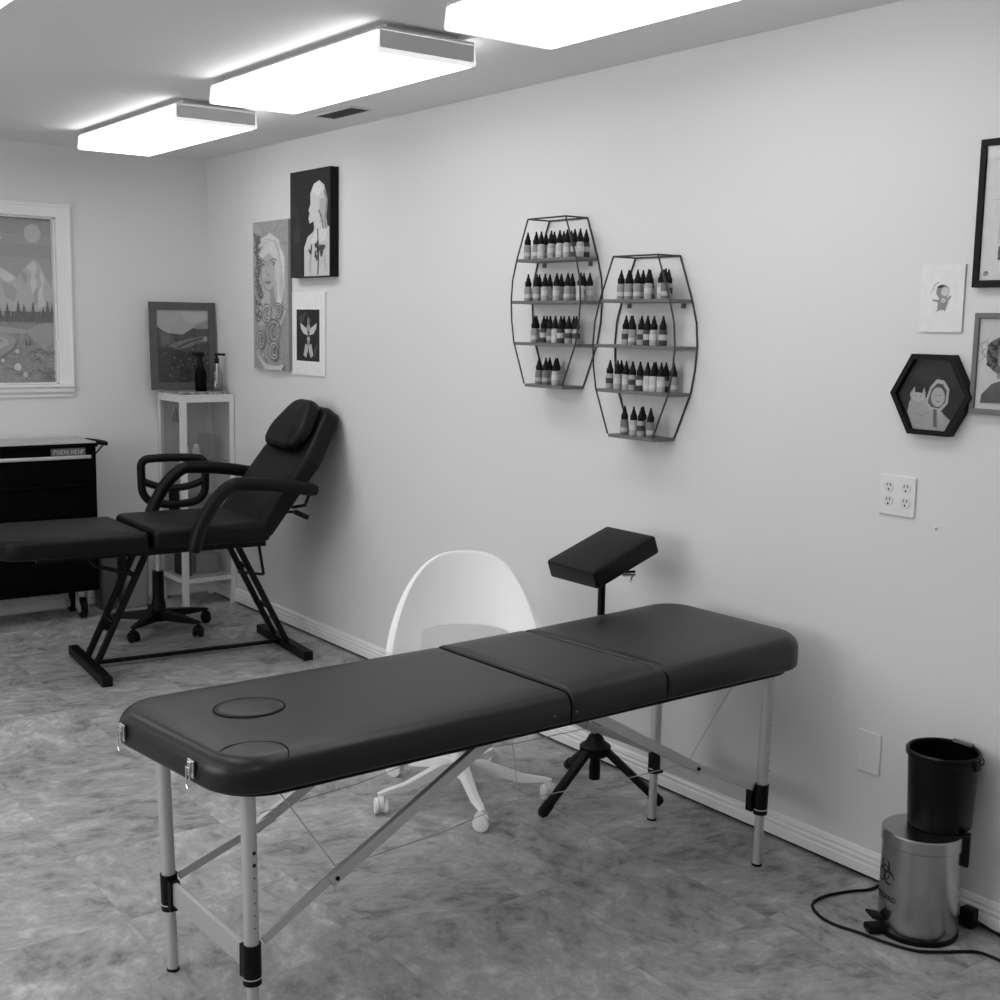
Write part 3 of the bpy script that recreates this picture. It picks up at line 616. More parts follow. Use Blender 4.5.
# plain bins between chest and cabinet
def bin_(x0, x1, y0, y1, h, g, label):
    t = thing('storage_bin', label, 'bin', ((x0 + x1) / 2, (y0 + y1) / 2, 0))
    rings = []
    for z, e in ((.002, .012), (.02, .006), (h - .03, 0), (h - .03, -.006), (h, -.006), (h, .004), (h - .01, .006)):
        rings.append([(x, y, z) for x, y in round_poly([(x0 + e, y0 + e), (x1 - e, y0 + e), (x1 - e, y1 - e), (x0 + e, y1 - e)], [.02] * 4, 4)])
    MB().loft(rings, True, False).build('bin_body', G(g), t, smooth=True)
    MB().prism(round_poly([(x0, y0), (x1, y0), (x1, y1), (x0, y1)], [.02] * 4, 4), h - .009, h - .004, lambda a, b, d: (a, b, d)).build('bin_lid', G(g * .7), t)
bin_(2.235, 2.335, 6.60, 6.735, .40, .17, 'narrow grey bin on the floor beside the tool chest')
bin_(2.365, 2.50, 6.58, 6.735, .42, .30, 'light grey bin on the floor between the narrow bin and the glass cabinet')

# ------------------------------------------------------------------ black rolling chair
cc = Vector((2.335, 6.04)); R5 = .265
t = thing('rolling_chair', 'black rolling office chair with an open-slat backrest behind the tattoo bed', 'chair', (cc.x, cc.y, 0))
def caster(mb_par, x, y, ang, mw, mf, r=.026, ztop=.075, name='caster_wheel'):
    f = MB(); f.cyl((x, y, .045), (x, y, ztop), .007, 8); d = Vector((math.cos(ang), math.sin(ang), 0)); s = Vector((-d.y, d.x, 0))
    c0 = Vector((x, y, r + .001))
    f.tube([c0 + s * -.008 + Vector((0, 0, .012)), c0 + s * .008 + Vector((0, 0, .012))], r * .95, 16)
    fk = f.build('caster_fork', mf, mb_par, smooth=True)
    for sg in (-1, 1):
        a, b = c0 + s * sg * .009, c0 + s * sg * .023
        MB().tube([a, a + s * sg * .001, b - s * sg * .003, b], [r * .8, r, r, r * .7], 20).build(name, mw, fk, smooth=True)
def star_base(t, cc, R5, a0, marm, mw, mf, zhub=.10, zend=.075, hw=.03):
    for k in range(5):
        a = math.radians(a0 + 72 * k); d = Vector((math.cos(a), math.sin(a), 0)); s = Vector((-d.y, d.x, 0)); c3 = Vector((cc.x, cc.y, 0)); rings = []
        for q, w, zb, zt in ((.02, hw * 1.25, zhub - .045, zhub + .005), (.08, hw, zhub - .04, zhub + .002), (R5 * .7, hw * .8, zend - .012, zend + .016), (R5 - .012, hw * .7, zend - .008, zend + .006), (R5 + .012, hw * .5, zend - .005, zend + .001)):
            p = c3 + d * q; rings.append([p + s * w / 2 + Vector((0, 0, zb)), p - s * w / 2 + Vector((0, 0, zb)), p - s * w * .4 + Vector((0, 0, zt)), p + s * w * .4 + Vector((0, 0, zt))])
        arm = MB().loft(rings).build('base_arm', marm, t, bevel=.004)
        caster(arm, cc.x + d.x * R5, cc.y + d.y * R5, a + 1.1 + k * .8, mw, mf, ztop=zend)
star_base(t, cc, R5, 222, 'black', 'black', 'black', hw=.055)
MB().lathe([(0, .05), (.036, .05), (.036, .14), (.030, .16), (.028, .30), (.030, .305), (0, .305)], cc, 20).build('column_cover', 'black', t, smooth=True)
MB().cyl((cc.x, cc.y, .30), (cc.x, cc.y, .43), .013, 14).build('gas_lift', 'alu', t, smooth=True)
mb = MB(); sq = round_poly([(cc.x - .2, cc.y - .22), (cc.x + .2, cc.y - .22), (cc.x + .2, cc.y + .2), (cc.x - .2, cc.y + .2)], [.07] * 4)
cushion(mb, [(cc.x - .2, cc.y - .22), (cc.x + .2, cc.y - .22), (cc.x + .2, cc.y + .2), (cc.x - .2, cc.y + .2)], [.08] * 4, .425, .49, .025, .02); mb.build('seat', 'black', t, smooth=True)
# backrest: rounded frame with two curved slats, faces the camera side
bc = Vector((2.410, 6.0)); bd = Vector((.955, -.30)).normalized(); bn = Vector((-bd.y, bd.x))
def bk(u, z): c = .16 * u * u * 4; q = bc + bd * u - bn * (c * .25); return (q.x, q.y, z)
hw_ = .153
pth = round_poly([(-hw_, .668), (hw_, .668), (hw_ + .004, .87), (-hw_ - .004, .87)], [.06, .06, .035, .035], 6)
dense = []
for i in range(len(pth)):
    a, b = pth[i], pth[(i + 1) % len(pth)]; n = max(1, int(math.hypot(a[0] - b[0], a[1] - b[1]) / .03))
    for k in range(n): dense.append((a[0] + (b[0] - a[0]) * k / n, a[1] + (b[1] - a[1]) * k / n))
def sag(u, z): return z - (.025 * (1 - (u / hw_) ** 2) if z < .72 else -.008 * (1 - (u / hw_) ** 2))
MB().tube([bk(u, sag(u, z)) for u, z in dense], .0205, 10, closed=True).build('backrest_frame', 'black', t, smooth=True)
MB().tube([bk(-hw_ + 2 * hw_ * k / 14, .745 - .04 * (1 - (2 * k / 14 - 1) ** 2) + .02) for k in range(15)], .018, 8).build('backrest_slat', 'black', t, smooth=True)
MB().bar(bk(0, .46), bk(0, .73), .05, .018, up=(bn.x, bn.y, 0)).build('backrest_support', 'black', t, bevel=.004)
MB().bar((cc.x, cc.y, .415), bk(0, .47), .05, .014).build('support_bracket', 'black', t)

# ------------------------------------------------------------------ tattoo bed
t = thing('tattoo_bed', 'black reclining tattoo bed with raised back and padded armrests', 'tattoo bed', (1.80, 5.50, 0)); t.rotation_euler = (0, 0, -.085)
ya, yb = 5.20, 5.75
mb = MB(); cushion(mb, [(1.385, ya), (1.998, ya), (1.962, yb), (1.385, yb)], [.10, .02, .02, .10], .565, .652, .028, .02, es=[1, .5, 1, 1.1], dome=.006); mb.build('leg_rest', 'vinyl_bed', t, smooth=True)
mb = MB(); cushion(mb, [(2.018, ya), (2.55, ya), (2.55, yb), (1.98, yb)], [.03, .03, .03, .06], .575, .664, .028, .02, es=[1, .4, 1, .7], dome=.006); mb.build('seat', 'vinyl_bed', t, smooth=True)
# inclined back: local u up the slope, v = y, w = thickness towards the front
an = math.radians(52.5); U = Vector((math.cos(an), 0, math.sin(an))); Nn = Vector((-math.sin(an), 0, math.cos(an)))
B0 = Vector((2.545, 0, .582))
def bf(u, v, w): return B0 + U * u + Nn * w + Vector((0, v, 0))
mb = MB(); cushion(mb, [(0, ya), (.40, ya), (.675, ya + .115), (.675, yb - .115), (.40, yb), (0, yb)], [.03, .06, .09, .09, .06, .03], 0, .088, .028, .02, dome=.006, fn=bf); mb.build('backrest', 'vinyl_bed', t, smooth=True)
def hf(u, v, w): return B0 + U * (u + .375) + Nn * (w + .090) + Vector((0, v, 0))
mb = MB(); cushion(mb, [(.02, 5.31), (.12, 5.265), (.29, 5.37), (.29, 5.58), (.12, 5.665), (.02, 5.62)], [.06, .10, .10, .10, .10, .06], 0, .07, .034, .02, dome=.01, fn=hf); mb.build('headrest', 'vinyl_bed', t, smooth=True)
for y, sg in ((5.125, -1), (5.82, 1)):
    P = smooth_path([(2.165, y, .565), (2.19, y, .66), (2.255, y, .775), (2.33, y, .843), (2.40, y, .852), (2.56, y, .838), (2.735, y, .805)], 5)
    n = len(P); rs = [.030 * (.75 if k == 0 else (.95 if k == 1 else 1)) * (.8 if k >= n - 1 else 1) for k in range(n)]
    MB().tube(P, rs, 14).build('armrest', 'vinyl_bed', t, smooth=True)
    MB().tube([(2.70, y, .79), (2.68, y, .74), (2.66, (ya + .02 if sg < 0 else yb - .02), .72)], .008, 8).tube([(2.19, y, .62), (2.20, (ya + .02 if sg < 0 else yb - .02), .60)], .008, 8).build('armrest_bracket', 'blackmetal', t, smooth=True)
MB().box(1.55, 2.56, 5.30, 5.335, .536, .564).box(1.55, 2.56, 5.62, 5.655, .536, .564).box(2.0, 2.03, 5.335, 5.62, .536, .564).box(2.50, 2.53, 5.335, 5.62, .536, .564).build('under_frame', 'blackmetal', t)
for x in (1.80, 2.72):
    MB().box(x - .022, x + .022, 5.18, 5.80, .002, .045).build('foot_bar', 'blackmetal', t, bevel=.003)
MB().bar((1.82, 5.50, .028), (2.70, 5.50, .028), .02, .016).build('stretcher', 'blackmetal', t)
for (x0, x1) in ((1.815, 2.055), (2.705, 2.455)):
    for y in (5.42, 5.58):
        MB().bar((x0, y, .045), (x1 + (.0 if y < 5.5 else .0), y, .55), .024, .032, up=(0, 1, 0)).build('strut', 'blackmetal', t, bevel=.003)
    for e, z in ((.35, .22), (.75, .42)):
        MB().bar((x0 + (x1 - x0) * e, 5.42, z), (x0 + (x1 - x0) * e, 5.58, z), .016, .016).build('strut_rung', 'blackmetal', t)
MB().bar((2.53, 5.32, .56), (2.555, 5.32, .40), .008, .012).bar((2.555, 5.32, .40), (2.47, 5.42, .40), .008, .012).bar((2.44, 5.32, .545), (2.52, 5.36, .40), .008, .010).build('link_rod', 'blackmetal', t)
MB().tube([(1.75, 5.34, .56), (1.80, 5.34, .50), (1.96, 5.40, .44)], .009, 8).bar((1.92, 5.33, .545), (1.92, 5.33, .46), .014, .02).build('leg_rest_support', 'blackmetal', t)
MB().tube([(2.62, 5.22, .70), (2.66, 5.18, .705)], .007, 8).tube([(2.655, 5.185, .704), (2.715, 5.175, .675)], .012, 10).build('recline_lever', 'blackmetal', t, smooth=True)

# ------------------------------------------------------------------ massage table
ny, fy = 2.287, 2.867
t = thing('massage_table', 'long black folding massage table on aluminium legs in the foreground', 'massage table', (1.9, 2.577, 0)); t.rotation_euler = (0, 0, .027)
zb = .600; s1, s2, xe0, xe1 = 1.918, 2.250, 1.005, 2.840
def ztop(x): return .678 if x < s2 else .680 + (x - s2) * .045
def sec(x0, x1, rad, es, ztf, f0=0, f1=0):
    mb = MB(); n = 4; pts = [(x0, ny), (x1, ny), (x1 + f1, fy), (x0 + f0, fy)]; rt, rb = .040, .012; rings = []
    def ring(i, zf):
        ins = [i * e for e in es]; rr = [max(.004, rad[j] - i * (es[j] + es[j - 1]) / 2) for j in range(4)]
        return [(x, y, zf(x)) for x, y in round_poly(inset_poly(pts, ins), rr, 10)]
    for k in range(4): a = PI / 2 * k / 3; rings.append(ring(rb * (1 - math.sin(a)), lambda x, a=a: zb + rb * (1 - math.cos(a))))
    for k in range(9): a = PI / 2 * k / 8; rings.append(ring(rt * (1 - math.cos(a)), lambda x, a=a: ztf(x) - rt * (1 - math.sin(a))))
    for e, d in ((.012, .0015), (.03, .003), (.07, .004)): rings.append(ring(rt + e, lambda x, d=d: ztf(x) + d))
    mb.loft(rings); return mb
sec(xe0, s1 - .001, [.115, .012, .012, .125], [1, .3, 1, 1.0], lambda x: .676, -.052, -.012).build('cushion_section', 'vinyl', t, smooth=True, angle=60)
sec(s1 + .001, s2 - .001, [.012] * 4, [1, .3, 1, .3], lambda x: .679 + (x - s1) * .012, -.012, -.042).build('cushion_section', 'vinyl', t, smooth=True, angle=60)
sec(s2 + .001, xe1, [.012, .11, .11, .012], [1, 1.0, 1, .3], lambda x: .682 + (x - s2) * .026, -.042, 0).build('cushion_section', 'vinyl', t, smooth=True, angle=60)
for x, e in ((s1, -.012), (s2, -.042)): MB().tube([(x, ny + .02, .66), (x, ny + .04, .674), (x + e, fy - .04, .674), (x + e, fy - .02, .66)], .0022, 6).build('seam_piping', 'seam', t, smooth=True)
MB().prism(round_poly([(xe0 + .025, ny + .02), (xe1 - .02, ny + .02), (xe1 - .02, fy - .02), (xe0 - .02, fy - .02)], [.12] * 4), .588, zb + .001, lambda a, b, d: (a, b, d)).build('under_board', 'seam', t)
# face hole plug and the stitched corner panel
P = [(1.214 + .082 * math.cos(2 * PI * k / 40), 2.612 + .072 * math.sin(2 * PI * k / 40)) for k in range(40)]
pl = MB().loft([[(x, y, .6795) for x, y in P], [(1.214 + (x - 1.214) * .95, 2.612 + (y - 2.612) * .95, .683) for x, y in P], [(1.214 + (x - 1.214) * .8, 2.612 + (y - 2.612) * .8, .6845) for x, y in P]], False, True).build('face_hole_plug', 'vinyl', t, smooth=True)
MB().tube([(x, y, .6802) for x, y in P], .0030, 6, closed=True).build('plug_seam', 'seam', pl, smooth=True)
P = []
for k in range(25):
    a = math.radians(-32 + 160 * k / 24); x = 1.080 + .078 * math.cos(a); y = 2.335 + .066 * math.sin(a)
    dl = min(x - xe0, y - ny)
    if dl < .003: continue
    z = .676 + .0022 if dl >= .040 else .676 - .040 * (1 - math.sin(math.acos(max(0, min(1, 1 - dl / .040))))) + .0012
    P.append((x, y, z + (.0012 if dl > .05 else 0)))
MB().tube(P, .0011, 6).build('corner_stitching', 'seam', t, smooth=True)
# legs
LX0, LX1, LYN, LYF = 1.093, 2.728, 2.362, 2.79
for xb, xt, y in ((1.093, 1.083, LYN), (1.095, 1.077, LYF), (2.722, 2.738, LYN), (2.714, 2.724, LYF)):
    def lp(z): return (xb + (xt - xb) * z / .588, y, z)
    x = lp(.37)[0]
    lg = MB().cyl(lp(.20), lp(.588), .0165, 20).build('leg', 'alu', t, smooth=True)
    MB().cyl(lp(.0065), lp(.21), .0135, 18).build('leg_extension', 'alu', lg, smooth=True)
    MB().cyl(lp(.158), lp(.248), .0205, 20).build('leg_collar', 'black', lg, smooth=True)
    MB().cyl(lp(.1715), lp(.1745), .0212, 20).build('collar_ring', 'alu', lg, smooth=True)
    MB().cyl(lp(.001), lp(.007), .0150, 16).build('foot_cap', 'black', lg, smooth=True)
    if y < 2.5:
        for zz_ in (.455, .428, .40, .372, .344, .316, .288):
            dv = Vector((-.55 if x < 2 else .55, -.83, 0)).normalized()
            if x < 2: dv = Vector((.12, -.99, 0))
            r = .0042 if zz_ > .42 else .0018
            c_ = Vector((x, y, zz_)); MB().cyl(c_ + dv * .015, c_ + dv * .0172, r, 10).build('adjustment_hole', 'dark', lg)
for x, sg in ((LX0 - .004, 1), (LX1 - .016, -1)):
    MB().bar((x, LYN + .014, .208), (x, LYF - .014, .208), .012, .055).build('cross_bar', 'alu', t, bevel=.002)
    MB().box(x - .012, x + .012, LYN + .012, LYN + .034, .165, .238).build('bar_bracket', 'black', t); MB().box(x - .012, x + .012, LYF - .034, LYF - .012, .165, .238).build('bar_bracket', 'black', t)
for yy_ in (LYN, LYF):
    dx = -.0 if yy_ == LYN else -.012
    for base, j, top in (((1.120, .242), (1.312, .352) if yy_ == LYN else (1.345, .322), (1.735, .586) if yy_ == LYN else (1.84, .586)), ((2.700, .242), (2.430, .364), (2.035, .586))):
        a = Vector((base[0] + dx, yy_, base[1])); b = Vector((j[0], yy_, j[1])); c_ = Vector((top[0], yy_, top[1])); e = (c_ - b).normalized()
        oy = .010 if yy_ == LYN else -.010
        MB().bar(a + Vector((0, oy, 0)), b + (b - a).normalized() * .02 + Vector((0, oy, 0)), .010, .022, up=(0, 0, 1)).build('brace_lower', 'alu', t, bevel=.002)
        br = MB().bar(b - e * .035, c_, .016, .028).build('brace_upper', 'alu', t, bevel=.002)
        MB().cyl(b + Vector((0, -.012, 0)) - e * .02, b + Vector((0, .022, 0)) - e * .02, .005, 12).build('pivot_bolt', 'black', br)
for yy_ in (LYN, LYF):
    y = yy_ + (.02 if yy_ == LYN else -.02)
    pts = [(1.32, y, .352), (1.82, y, .395), (2.42, y, .366)]
    MB().tube([pts[0], (1.6, y, .366), pts[1], (2.15, y, .372), pts[2]], .0014, 6).build('support_cable', 'leaf', t)
    MB().tube([(1.83, y, .395), (1.80, y, .586)], .0014, 6).build('support_cable', 'leaf', t)
    MB().tube([(1.31, y, .352), (1.15, y, .586)], .0014, 6).build('support_cable', 'leaf', t)
    MB().tube([(2.43, y, .366), (2.63, y, .586)], .0014, 6).build('support_cable', 'leaf', t)
for y in (2.430, 2.735):      # clasps hanging at the head end
    x = xe0 - .052 * (y - ny) / (fy - ny) - .003
    cl = MB().box(x - .003, x + .002, y - .014, y + .014, .618, .655).box(x - .007, x - .003, y - .007, y + .007, .628, .652).build('clasp', 'chrome', t, bevel=.001)
    MB().tube([(x - .008, y - .008, .640), (x - .008, y - .009, .602), (x - .008, y, .594), (x - .008, y + .009, .602), (x - .008, y + .008, .640)], .0018, 6, closed=True).build('clasp_loop', 'chrome', cl, smooth=True)
for x, y in ((1.86, ny), (1.93, ny)): MB().cyl((x, y + .002, .628), (x, y - .002, .628), .003, 8).build('corner_screw', 'mid', t)

# ------------------------------------------------------------------ white swivel chair
cc = Vector((2.31, 3.32))
t = thing('white_swivel_chair', 'white swivel chair with rounded shell back, behind the massage table', 'chair', (cc.x, cc.y, 0))
star_base(t, cc, .295, 249, 'whitep', 'whitep', 'whitep', zhub=.125, zend=.07, hw=.036)
MB().lathe([(0, .085), (.034, .085), (.034, .15), (.022, .17), (.022, .40), (.10, .425), (.10, .435), (0, .435)], cc, 24).build('column', 'whitep', t, smooth=True)
# shell: a curved sheet; th = angle around the back (0 = right side, 180 = left side as seen), height parameter
def shell_pt(th, k):
    """th -90..90 across the back (0 = middle), k 0..1 from seat rim up to the top edge"""
    a = math.radians(th); rx, ry = .252 + .010 * (1 - k), .20
    top = .50 + .292 * (max(0, 1 - abs(math.sin(a)) ** 2.9) ** .72)
    z = .44 + (top - .44) * k
    f_, s_ = Vector((math.sin(math.radians(33)), math.cos(math.radians(33)))), Vector((math.cos(math.radians(33)), -math.sin(math.radians(33))))
    q = cc + Vector((.018, -.004)) - f_ * .045 + s_ * rx * math.sin(a) + f_ * (ry + .075 * k) * math.cos(a)
    return Vector((q.x, q.y, z))
NU, NV = 56, 28
TH = [-89 + 178 * i / NU for i in range(NU + 1)]
bm = bmesh.new(); g = [[bm.verts.new(shell_pt(TH[i], j / NV) - Vector((cc.x, cc.y, 0))) for j in range(NV + 1)] for i in range(NU + 1)]
for i in range(NU):
    for j in range(NV):
        th = TH[i] + 178 / NU / 2; z = shell_pt(th, (j + .5) / NV).z
        if abs(th) < 36 and .04 < (j + .5) / NV < .30: continue
        bm.faces.new((g[i][j], g[i + 1][j], g[i + 1][j + 1], g[i][j + 1]))
for v in [v for v in bm.verts if not v.link_faces]: bm.verts.remove(v)
me = bpy.data.meshes.new('back_shell'); bm.to_mesh(me); bm.free(); me.materials.append(M['whitep']); me.shade_smooth()
o = bpy.data.objects.new('back_shell', me); COL.objects.link(o); o.parent = t
m1 = o.modifiers.new('solid', 'SOLIDIFY'); m1.thickness = .024; m1.offset = 0
m2 = o.modifiers.new('sub', 'SUBSURF'); m2.levels = 2; m2.render_levels = 2
mb = MB(); cushion(mb, [(-.24, -.28), (.24, -.28), (.24, .14), (-.24, .14)], [.11, .11, .19, .19], .437, .468, .014, .012, dome=-.006, fn=lambda u, v, w: (cc.x + .84 * u + .545 * v, cc.y - .545 * u + .84 * v, w)); mb.build('seat', 'whitep', t, smooth=True)

# ------------------------------------------------------------------ arm rest stand
t = thing('armrest_stand', 'black tripod arm rest with a tilted padded top, by the wall behind the massage table', 'arm rest', (2.68, 3.055, 0))
pa, pb_ = Vector((2.535, 0, .803)), Vector((2.797, 0, .898)); pu = (pb_ - pa).normalized(); pn = Vector((-pu.z, 0, pu.x)); pl_ = (pb_ - pa).length
mb = MB(); cushion(mb, [(0, 2.930), (pl_, 2.930), (pl_, 3.172), (0, 3.172)], [.014] * 4, -.060, .0, .010, .006, dome=.002, fn=lambda u, v, w: pa + pu * u + pn * w + Vector((0, v, 0))); mb.build('pad', 'vinyl_bed', t, smooth=True)
MB().bar(pa + pu * .06 + pn * -.065 + Vector((0, 3.055, 0)), pa + pu * .20 + pn * -.065 + Vector((0, 3.055, 0)), .09, .008).build('pad_plate', 'blackmetal', t)
MB().cyl((2.68, 3.055, .46), (2.68, 3.055, .785), .0125, 16).build('inner_pole', 'blackmetal', t, smooth=True)
MB().cyl((2.672, 3.055, .08), (2.678, 3.055, .47), .017, 16).cyl((2.672, 3.055, .07), (2.672, 3.055, .12), .019, 16).build('outer_pole', 'blackmetal', t, smooth=True)
MB().cyl((2.68, 3.035, .778), (2.705, 3.00, .772), .008, 10).cyl((2.71, 2.99, .772), (2.74, 2.96, .775), .010, 10).tube([(2.735, 2.965, .775), (2.715, 2.955, .75)], .0035, 8).build('clamp_lever', 'chrome', t, smooth=True)
MB().cyl((2.70, 3.02, .785), (2.72, 2.985, .783), .012, 10).build('clamp_knob', 'black', t, smooth=True)
MB().lathe([(0, .150), (.040, .150), (.052, .165), (.052, .185), (.032, .200), (.022, .220), (0, .220)], (2.672, 3.055), 24).build('tripod_hub', 'black', t, smooth=True)
for fx, fy_ in ((2.412, 3.005), (2.795, 2.865), (2.77, 3.31)):
    d = (Vector((fx, fy_, 0)) - Vector((2.68, 3.055, 0))).normalized()
    a = Vector((2.672, 3.055, .170)) + d * .04; b = Vector((fx, fy_, .021))
    lg = MB().bar(a, b - (b - a).normalized() * .02, .028, .024).build('tripod_leg', 'blackmetal', t, bevel=.007)
    MB().tube([b - (b - a).normalized() * .04, b - (b - a).normalized() * .005, b + (b - a).normalized() * .006], [.0185, .0185, .012], 14).build('rubber_foot', 'black', lg, smooth=True)

# ------------------------------------------------------------------ step bin and bucket
bcx, bcy, br_ = 2.776, 1.868, .101
t = thing('step_bin', 'round brushed steel step bin with a hazard emblem, under the black bucket', 'bin', (bcx, bcy, 0))
MB().lathe([(0, .012), (br_ - .002, .012), (br_, .014), (br_, .244), (0, .244)], (bcx, bcy), 64).build('bin_body', 'steel', t, smooth=True)
MB().lathe([(0, .001), (br_ + .002, .001), (br_ + .003, .014), (0, .014)], (bcx, bcy), 48).build('base_ring', 'black', t, smooth=True)
MB().lathe([(br_ - .001, .246), (br_ + .0025, .246), (br_ + .0025, .276), (br_ - .001, .280), (br_ * .8, .2815), (0, .2825)], (bcx, bcy), 64).build('bin_lid', 'steel', t, smooth=True)
a = math.radians(152); d = Vector((math.cos(a), math.sin(a), 0)); s = Vector((-d.y, d.x, 0)); c3 = Vector((bcx, bcy, 0))
pd = MB(); pd.bar(c3 + d * (br_ - .01) + Vector((0, 0, .012)), c3 + d * (br_ + .040) + Vector((0, 0, .012)), .045, .018); pd.bar(c3 + d * (br_) + Vector((0, 0, .042)), c3 + d * (br_ + .036) + Vector((0, 0, .052)), .05, .010)
pd.build('pedal', 'black', t, bevel=.006)
a = math.radians(-62); d = Vector((math.cos(a), math.sin(a), 0))
MB().bar(c3 + d * (br_ + .008) + Vector((0, 0, .20)), c3 + d * (br_ + .008) + Vector((0, 0, .285)), .03, .016, up=(d.x, d.y, 0)).build('lid_hinge', 'black', t, bevel=.003)
def wrap(u, v, d=.0006, ac=155, zc=.0):      # u metres to the right around the can, v height
    an_ = math.radians(ac) + u / br_; r = br_ + d; return (bcx + r * math.cos(an_), bcy + r * math.sin(an_), v + zc)
mb = MB()
def ringstroke(cx, cy, r, a0, a1, w, n=28):
    for k in range(n):
        q = [math.radians(a0 + (a1 - a0) * e / n) for e in (k, k + 1)]; pts = []
        ws = w if not callable(w) else None
        for an_, e in ((q[0], k / n), (q[1], (k + 1) / n)):
            ww = w(e) if ws is None else w
            pts.append(((r + ww / 2) * math.cos(an_) + cx, (r + ww / 2) * math.sin(an_) + cy)); pts.append(((r - ww / 2) * math.cos(an_) + cx, (r - ww / 2) * math.sin(an_) + cy))
        mb.poly([wrap(*pts[0]), wrap(*pts[1]), wrap(*pts[3]), wrap(*pts[2])])
sc = .036; zc = .168
for k in range(3):
    an_ = math.radians(90 + 120 * k); cx_, cy_ = .55 * sc * math.cos(an_), zc + .55 * sc * math.sin(an_)
    ringstroke(cx_, cy_, .47 * sc, 90 + 120 * k + 25, 90 + 120 * k + 335, lambda e: sc * (.03 + .17 * math.sin(PI * e) ** .7))
ringstroke(0, zc, .52 * sc, 0, 360, sc * .08)
mb.build('hazard_emblem', 'dark', t, smooth='flat_art')
fc = bpy.data.curves.new('bin_text', 'FONT'); fc.body = 'BIOHAZARD'; fc.size = .019; fc.align_x = 'RIGHT'; fc.offset = .0004; fc.space_character = 1.12
fo = bpy.data.objects.new('bin_text', fc); COL.objects.link(fo)
dg = bpy.context.evaluated_depsgraph_get(); me = bpy.data.meshes.new_from_object(fo.evaluated_get(dg)); bpy.data.objects.remove(fo)
for v in me.vertices: v.co = Vector(wrap(v.co.x + .046, v.co.y + .098)) - Vector((bcx, bcy, 0))
me.materials.clear(); me.materials.append(M['dark']); me.name = 'bin_lettering'
o = bpy.data.objects.new('bin_lettering', me); COL.objects.link(o); o.parent = t

kx, ky, kz = 2.832, 1.860, .2835
t = thing('bucket', 'open black plastic bucket standing on the lid of the steel bin', 'bucket', (kx, ky, kz))
MB().lathe([(0, kz), (.078, kz), (.081, kz + .004), (.086, kz + .12), (.089, kz + .186), (.095, kz + .188), (.0955, kz + .200), (.091, kz + .204), (.086, kz + .200), (.083, kz + .12), (.078, kz + .008), (0, kz + .008)], (kx, ky), 48).build('bucket_body', 'bucket', t, smooth=True)
P = []
for k in range(17):
    a = math.radians(205 + 0 + 180 * k / 16); P.append((kx + .099 * math.cos(a), ky + .099 * math.sin(a), kz + .186 - .004 * math.sin(PI * k / 16)))
MB().tube(P, .0026, 6).build('bucket_handle', 'black', t, smooth=True)
MB().box(kx - .01, kx + .012, ky - .103, ky - .089, kz + .172, kz + .200).build('handle_lug', 'black', t, bevel=.002)
MB().box(kx + .080, kx + .090, ky - .03, ky + .03, kz + .199, kz + .208).build('handle_grip', 'mid', t, bevel=.002)
# power adapter and cords
ad = tag(MB().box(2.886, 2.918, 1.778, 1.818, .003, .055).build('power_adapter', 'black', bevel=.005), 'black plug adapter on the floor by the skirting, right of the steel bin', 'adapter')
P = smooth_path([(2.903, 2.085, .006), (2.86, 2.085, .005), (2.80, 2.11, .005), (2.72, 2.128, .005), (2.655, 2.115, .005), (2.618, 2.065, .005), (2.608, 2.005, .005), (2.625, 1.94, .005), (2.640, 1.86, .005), (2.668, 1.79, .005), (2.72, 1.748, .005), (2.765, 1.72, .005), (2.795, 1.69, .005), (2.803, 1.62, .005), (2.83, 1.50, .005), (2.86, 1.30, .005)], 6)
tag(MB().tube(P, .0042, 8).build('power_cord', 'black', smooth=True), 'black power cord looping over the floor in front of the steel bin', 'cord')  # loose power cord lying on the floor
P = smooth_path([(2.90, 1.779, .03), (2.905, 1.76, .022), (2.91, 1.72, .012), (2.905, 1.66, .008), (2.905, 1.55, .006)], 6)
c_ = MB().tube(P, .0035, 8).build('adapter_cord', 'black', smooth=True); c_.parent = ad

# ------------------------------------------------------------------ wire bottle racks
def rack(yc, zoff, label):
    x0, x1 = W - .103, W - .004
    t = thing('bottle_rack', label, 'wall rack', (W, yc, 1.35 + zoff), 'black wire bottle racks on the wall')
    lv = [(1.940, .107), (1.800, .168), (1.725, .192), (1.650, .199), (1.575, .193), (1.500, .178), (1.350, .110)]
    for sg in (-1, 1):
        for x in (x0, x1): MB().tube([(x, yc + sg * h, z + zoff) for z, h in lv], .0030, 8).build('rib', 'wire', t, smooth=True)
    z, h = lv[0]; z += zoff
    MB().tube([(x0, yc - h, z), (x0, yc + h, z)], .003, 8).tube([(x1, yc - h, z), (x1, yc + h, z)], .003, 8).tube([(x0, yc - h, z), (x1, yc - h, z)], .003, 8).tube([(x0, yc + h, z), (x1, yc + h, z)], .003, 8).build('top_ring', 'wire', t, smooth=True)
    for z, h in ((1.800, .168), (1.650, .199), (1.500, .178), (1.350, .110)):
        MB().box(x0 + .002, x1 + .001, yc - h, yc + h, z + zoff - .011, z + zoff).build('rack_shelf', 'shelf', t, bevel=.001)
    for y in (-.13, .13): MB().box(x1 - .004, x1 + .003, yc + y - .007, yc + y + .007, 1.772 + zoff, 1.788 + zoff).build('hanger_tab', 'mid', t)
    return t
YA, YBk = 3.584, 3.1135
rack(YA, 0, 'upper left black wire bottle rack with four shelves')
rack(YBk, -.147, 'lower right black wire bottle rack with four shelves')
